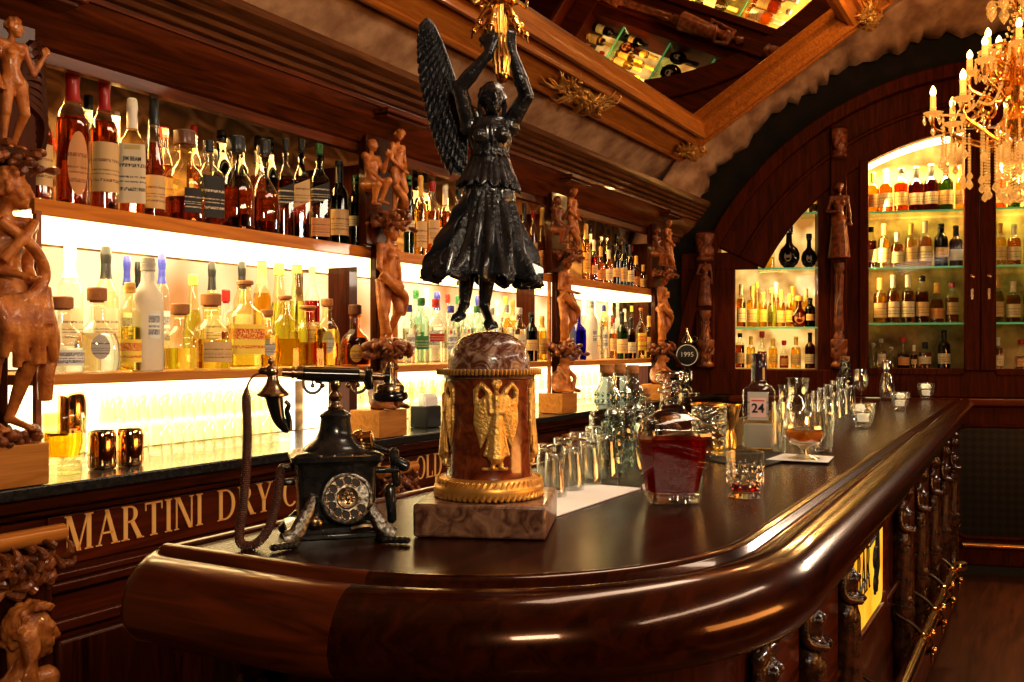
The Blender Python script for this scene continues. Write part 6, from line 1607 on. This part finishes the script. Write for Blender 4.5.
for (x,base,top,w,lb) in ((863,428,404,23,'nearest ridged tealight glass standing alone on the bar'),(900,411,393,18,'middle ridged tealight glass along the bar'),(926,400,384,16,'farthest ridged tealight glass near the end of the bar')):
    p,s=place(x,base-1); h=(base-top)*s; r=w*s/2
    t=thing('tealight_glass',lb,'candle holder',(p.x,p.y,ZB),0,'ridged tealight glasses')
    MB().vessel([(0,0),(r*.55,0),(r*.6,h*.04),(r*.62,h*.12),(r*.85,h*.4),(r,h*.85),(r,h)],[(0,h*.2),(r*.5,h*.22),(r*.8,h*.5),(r*.92,h)],48,mod=lambda a,z:1+.05*cos(12*a)).build('glass_wall',M['cutthin'],t)
    c=MB().lathe([(0,h*.22),(r*.42,h*.23),(r*.5,h*.45),(r*.52,h*.55),(0,h*.56)],20); 
    rn=random.Random(int(x))
    for q in range(7): c.sph((rn.uniform(-.45,.45)*r,rn.uniform(-.45,.45)*r,h*.80),(.26*r,.24*r,.16*h),8)
    c.build('candle_wax',pbr('glow_wax_%d'%x,(.95,.90,.80),.5,emit=(1,.8,.55),es=.45),t)  # glow added to brighten the wax, no flame modelled
# beer fountain in the corner
q=onY(687,350,2.17)
t=thing('beer_tap','black and chrome beer tap with a round dark badge in the far corner','beer tap',(q.x,q.y,1.167),cam_rz(q))
MB().lathe([(.055,0),(.06,.01),(.05,.03),(.03,.05),(.028,.22),(.04,.25),(.04,.27),(0,.28)],20).build('column',M['blackmetal'],t)
bd=MB().lathe([(0,-.02),(.075,-.02),(.078,-.012),(.078,.012),(.072,.016),(0,.016)],32,Matrix.Translation((0,-.045,.265))@Matrix.Rotation(pi/2,4,'X')).build('badge',M['black'],t)
MB().tube([(.070*cos(a),-.062,.265+.070*sin(a)) for a in [2*pi*k/32 for k in range(32)]],.0035,6,closed=True).build('badge_ring',M['paper'],bd)
o=fonttext('1995',.046,M['paper'],bd,(0,-.063,.268))
mb=MB().lathe([(.02,.28),(.03,.30),(.028,.33),(.045,.35),(.04,.37),(.018,.40),(.010,.43),(.012,.45),(0,.46)],16); mb.tube([(.05+.018*cos(a),0,.375+.018*sin(a)) for a in [2*pi*k/14 for k in range(14)]],.005,6,closed=True); mb.build('finial',M['chrome'],t)
mb=MB()
for s_ in (-1,1): mb.cap((s_*.02,-.06,.16),(s_*.03,-.12,.15),.012,.010); mb.cap((s_*.03,-.12,.15),(s_*.03,-.13,.10),.009,.008)
mb.build('spout',M['chrome'],t)
mb=MB().cap((-.02,-.07,.17),(-.085,-.10,.26),.008,.012); mb.build('handle',M['mahog_z'],t)
MB().lathe([(.09,0),(.095,.006),(.09,.014),(0,.014)],24,c=(0,-.10,0)).build('drip_tray',M['chrome'],t)
# ---------------------------------------------------------------- chandelier
CD=3.2; cc=atD(1018,100,CD); ks=CD/FPX
ch=thing('chandelier','gilded crystal chandelier with candle bulbs hanging at the upper right','chandelier',(cc.x,cc.y,cc.z),cam_rz(cc))
def cz(y): return (100-y)*ks
mb=MB().lathe([(0,cz(140)),(.02,cz(138)),(.05,cz(130)),(.06,cz(122)),(.035,cz(112)),(.02,cz(104)),(.035,cz(96)),(.045,cz(88)),(.02,cz(78)),(.015,cz(60)),(.03,cz(50)),(.035,cz(44)),(.015,cz(36)),(.012,cz(10)),(.022,cz(4)),(.012,cz(-4)),(.008,cz(-60)),(0,cz(-60))],20)
mb.build('stem',M['gold'],ch)
MB().tube([(0,0,cz(-60)),(0,0,1.5)],.006,6).build('chain',M['oldbrass'],ch)
cryst=[]
def arm(ang,R,ybowl,ycand,ybase):
    d=V((cos(ang),sin(ang),0))
    zb=cz(ybowl)
    z0=cz(ybase)
    pts=[d*.03+V((0,0,z0)),d*(R*.35)+V((0,0,z0-.045)),d*(R*.72)+V((0,0,zb-.075)),d*R*.98+V((0,0,zb-.045)),d*R+V((0,0,zb))]
    mb=MB().tube(spline(pts,6),lambda u:.0085-.003*u,8)
    # leafy scroll
    c2=d*(R*.55)+V((0,0,(z0+zb)/2+.02)); 
    mb.tube([c2+d*(.045*(1-a/16)*cos(a))+V((0,0,.045*(1-a/16)*sin(a))) for a in [q*.5 for q in range(24)]],.0045,6)
    for q in range(5):
        b=spline(pts,6)[6+q*3]; mb.cap(b,b+V((0,0,-.018))+d*.008,.005,.002,6)
    o=mb.build('arm',M['gold'],ch)
    e=pts[-1]
    MB().lathe([(.006,-.004),(.020,.0),(.030,.008),(.033,.013),(.028,.012),(.012,.004),(.010,.022),(.012,.026),(0,.026)],16,c=tuple(e)).build('drip_pan',M['crystal'],o)
    hc=(ybowl-ycand)*ks
    MB().lathe([(.0098,.02),(.0098,hc*.62),(.009,hc*.64),(0,hc*.65)],14,c=tuple(e)).build('candle',M['candle'],o)
    MB().lathe([(.006,hc*.64),(.0095,hc*.72),(.0105,hc*.79),(.008,hc*.88),(.003,hc*.97),(0,hc)],14,c=tuple(e)).build('bulb',M['bulb'],o)
    # drops under the pan
    s=MB()
    for q in range(7):
        a=2*pi*q/7; b=e+V((.031*cos(a),.031*sin(a),.006)); s.sph(b+V((0,0,-.008)),.004,6); s.lathe([(0,-.034),(.005,-.026),(.0055,-.020),(.002,-.012),(0,-.012)],6,c=tuple(b))
    b=e+V((0,0,-.01)); s.sph(b,.006,6); s.sph(b+V((0,0,-.02)),.005,6); s.lathe([(0,-.062),(.008,-.048),(.009,-.04),(.003,-.026),(0,-.026)],6,c=tuple(b))
    s.build('pan_drops',M['crystal'],o)
for q in range(8): arm(radians(180)+q*2*pi/8+radians(8),.262,110,78,128) 
for q in range(6): arm(radians(180)+q*2*pi/6-radians(10),.150,68,41,86)
for q in range(5): arm(radians(200)+q*2*pi/5,.095,54,26,66)
def strand(pts,r,drop=None):
    s=MB()
    for p in pts: s.sph(p,r,6)
    if drop: s.lathe([(0,-drop),(drop*.28,-drop*.72),(drop*.30,-drop*.5),(drop*.12,-drop*.15),(0,0)],6,c=tuple(pts[-1]-V((0,0,r))))
    return s
rn=random.Random(4)
for ringi,(R,n,y0,y1) in enumerate(((.235,22,122,160),(.17,18,132,178),(.10,14,138,190),(.045,8,142,196))):
    for q in range(n):
        a=2*pi*q/n+ringi*.2; d=V((R*cos(a),R*sin(a),0)); m_=int((y1-y0)*ks/.010)
        yy=y0+rn.uniform(-4,4)
        strand([d+V((0,0,cz(yy)-k*.010)) for k in range(m_)],.0045,.036).build('crystal_strand',M['crystal'],ch)
for q in range(8):
    a=2*pi*q/8+.3; a2=a+.15
    top=V((.012*cos(a),.012*sin(a),cz(8))); bot=V((.24*cos(a),.24*sin(a),cz(112)))
    pts=[]
    for k in range(40):
        f=k/39; p=top.lerp(bot,f); p.z-=.16*sin(pi*f)*(1-f*.3); pts.append(p)
    strand(pts,.0048).build('crystal_swag',M['crystal'],ch)
for q in range(9):
    a=2*pi*q/9; R=.085
    s=MB(); b=V((R*cos(a),R*sin(a),cz(0))); s.lathe([(0,-.055),(.014,-.035),(.017,-.022),(.010,-.004),(0,0)],8,c=tuple(b)); s.cap(b,V((0,0,cz(6))),.003,.003); s.build('crystal_pendant',M['crystal'],ch)
# ---------------------------------------------------------------- lamps and added lights
def area(name,loc,target,sx,sy,w,col=(1,.78,.5)):
    l=bpy.data.lights.new(name,'AREA'); l.shape='RECTANGLE'; l.size=sx; l.size_y=sy; l.energy=w; l.color=col
    o=bpy.data.objects.new(name,l); COL.objects.link(o); o.location=loc
    d=V(target)-V(loc); o.rotation_euler=d.to_track_quat('-Z','Y').to_euler(); return o
def point(name,loc,w,col=(1,.62,.28),r=.05):
    l=bpy.data.lights.new(name,'POINT'); l.energy=w; l.color=col; l.shadow_soft_size=r
    o=bpy.data.objects.new(name,l); COL.objects.link(o); o.location=loc; return o
for i in range(3):
    x=(XP[i]+XP[i+1])/2
    area('shelf_lamp',(x,2.30,1.77),(x,2.30,1.0),1.1,.2,6,(1,.78,.40))
    area('shelf_lamp',(x,2.30,1.37),(x,2.30,1.0),1.1,.2,4,(1,.84,.55))
    area('cornice_lamp',(x,2.30,2.14),(x,2.38,1.6),1.1,.08,8,(1,.62,.22))
# unseen lights above and around the bar, the last two added
area('unseen_light',(2.2,-1.5,2.5),(1.9,.5,1.1),2.6,.14,16,(1,.84,.68))
area('unseen_light',(2.3,.5,2.75),(2.3,.75,1.15),1.8,.25,14,(1,.86,.70))
area('unseen_light',(6.5,-1.1,2.2),(2.5,.4,1.1),.6,.35,22,(1,.88,.74))
area('unseen_light',(-.6,-1.2,2.4),(1.5,1.0,1.4),.7,.3,28,(1,.82,.62))  # added key that puts highlights on statue and bar top
area('unseen_light',(3.0,-2.6,1.2),(3.3,1.3,3.0),2.5,.6,48,(1,.46,.13))  # added warm wash aimed up at the vault
point('added_vault_light',(5.2,.55,3.38),14,(1,.56,.24),.12)  # added light to brighten the stone edging and vault, no fixture there
point('chandelier_lamp',tuple(cc+V((0,0,.02))),10)
p=MW@V((-1.25,.16,2.0)); area('cabinet_lamp',tuple(p),tuple(MW@V((-1.25,.33,1.7))),.2,.9,8,(1,.66,.22))
area('cabinet_lamp',tuple(MW@V((-.615,.05,1.95))),tuple(MW@V((-.1,.20,1.85))),.06,1.1,6,(1,.68,.27))
for lx in (-.34,.45):
    p=MW@V((lx,.1,2.75)); area('cabinet_lamp',tuple(p),tuple(MW@V((lx,.2,1.5))),.5,.1,30,(1,.68,.27))
wd=bpy.data.worlds.new('world'); SC.world=wd; wd.use_nodes=True
wd.node_tree.nodes['Background'].inputs[0].default_value=(.10,.05,.025,1); wd.node_tree.nodes['Background'].inputs[1].default_value=.3
# ---------------------------------------------------------------- camera
cam=bpy.data.cameras.new('camera'); co=bpy.data.objects.new('camera',cam); COL.objects.link(co)
co.location=(0,0,EYE); co.rotation_euler=(pi/2,0,YAW-pi/2)
cam.sensor_width=36; cam.lens=FPX/1024*36; cam.shift_y=(HZ-341)/1024; cam.clip_start=.05
SC.camera=co
SC.view_settings.view_transform='Standard'; SC.view_settings.look='None'; SC.view_settings.exposure=.45; SC.view_settings.gamma=.86
SC.view_settings.use_white_balance=True; SC.view_settings.white_balance_temperature=7100
cy=SC.cycles
cy.max_bounces=20; cy.transmission_bounces=14; cy.glossy_bounces=5; cy.diffuse_bounces=3; cy.transparent_max_bounces=32
cy.caustics_reflective=False; cy.caustics_refractive=False; cy.sample_clamp_indirect=4; cy.blur_glossy=.5
cy.use_denoising=True
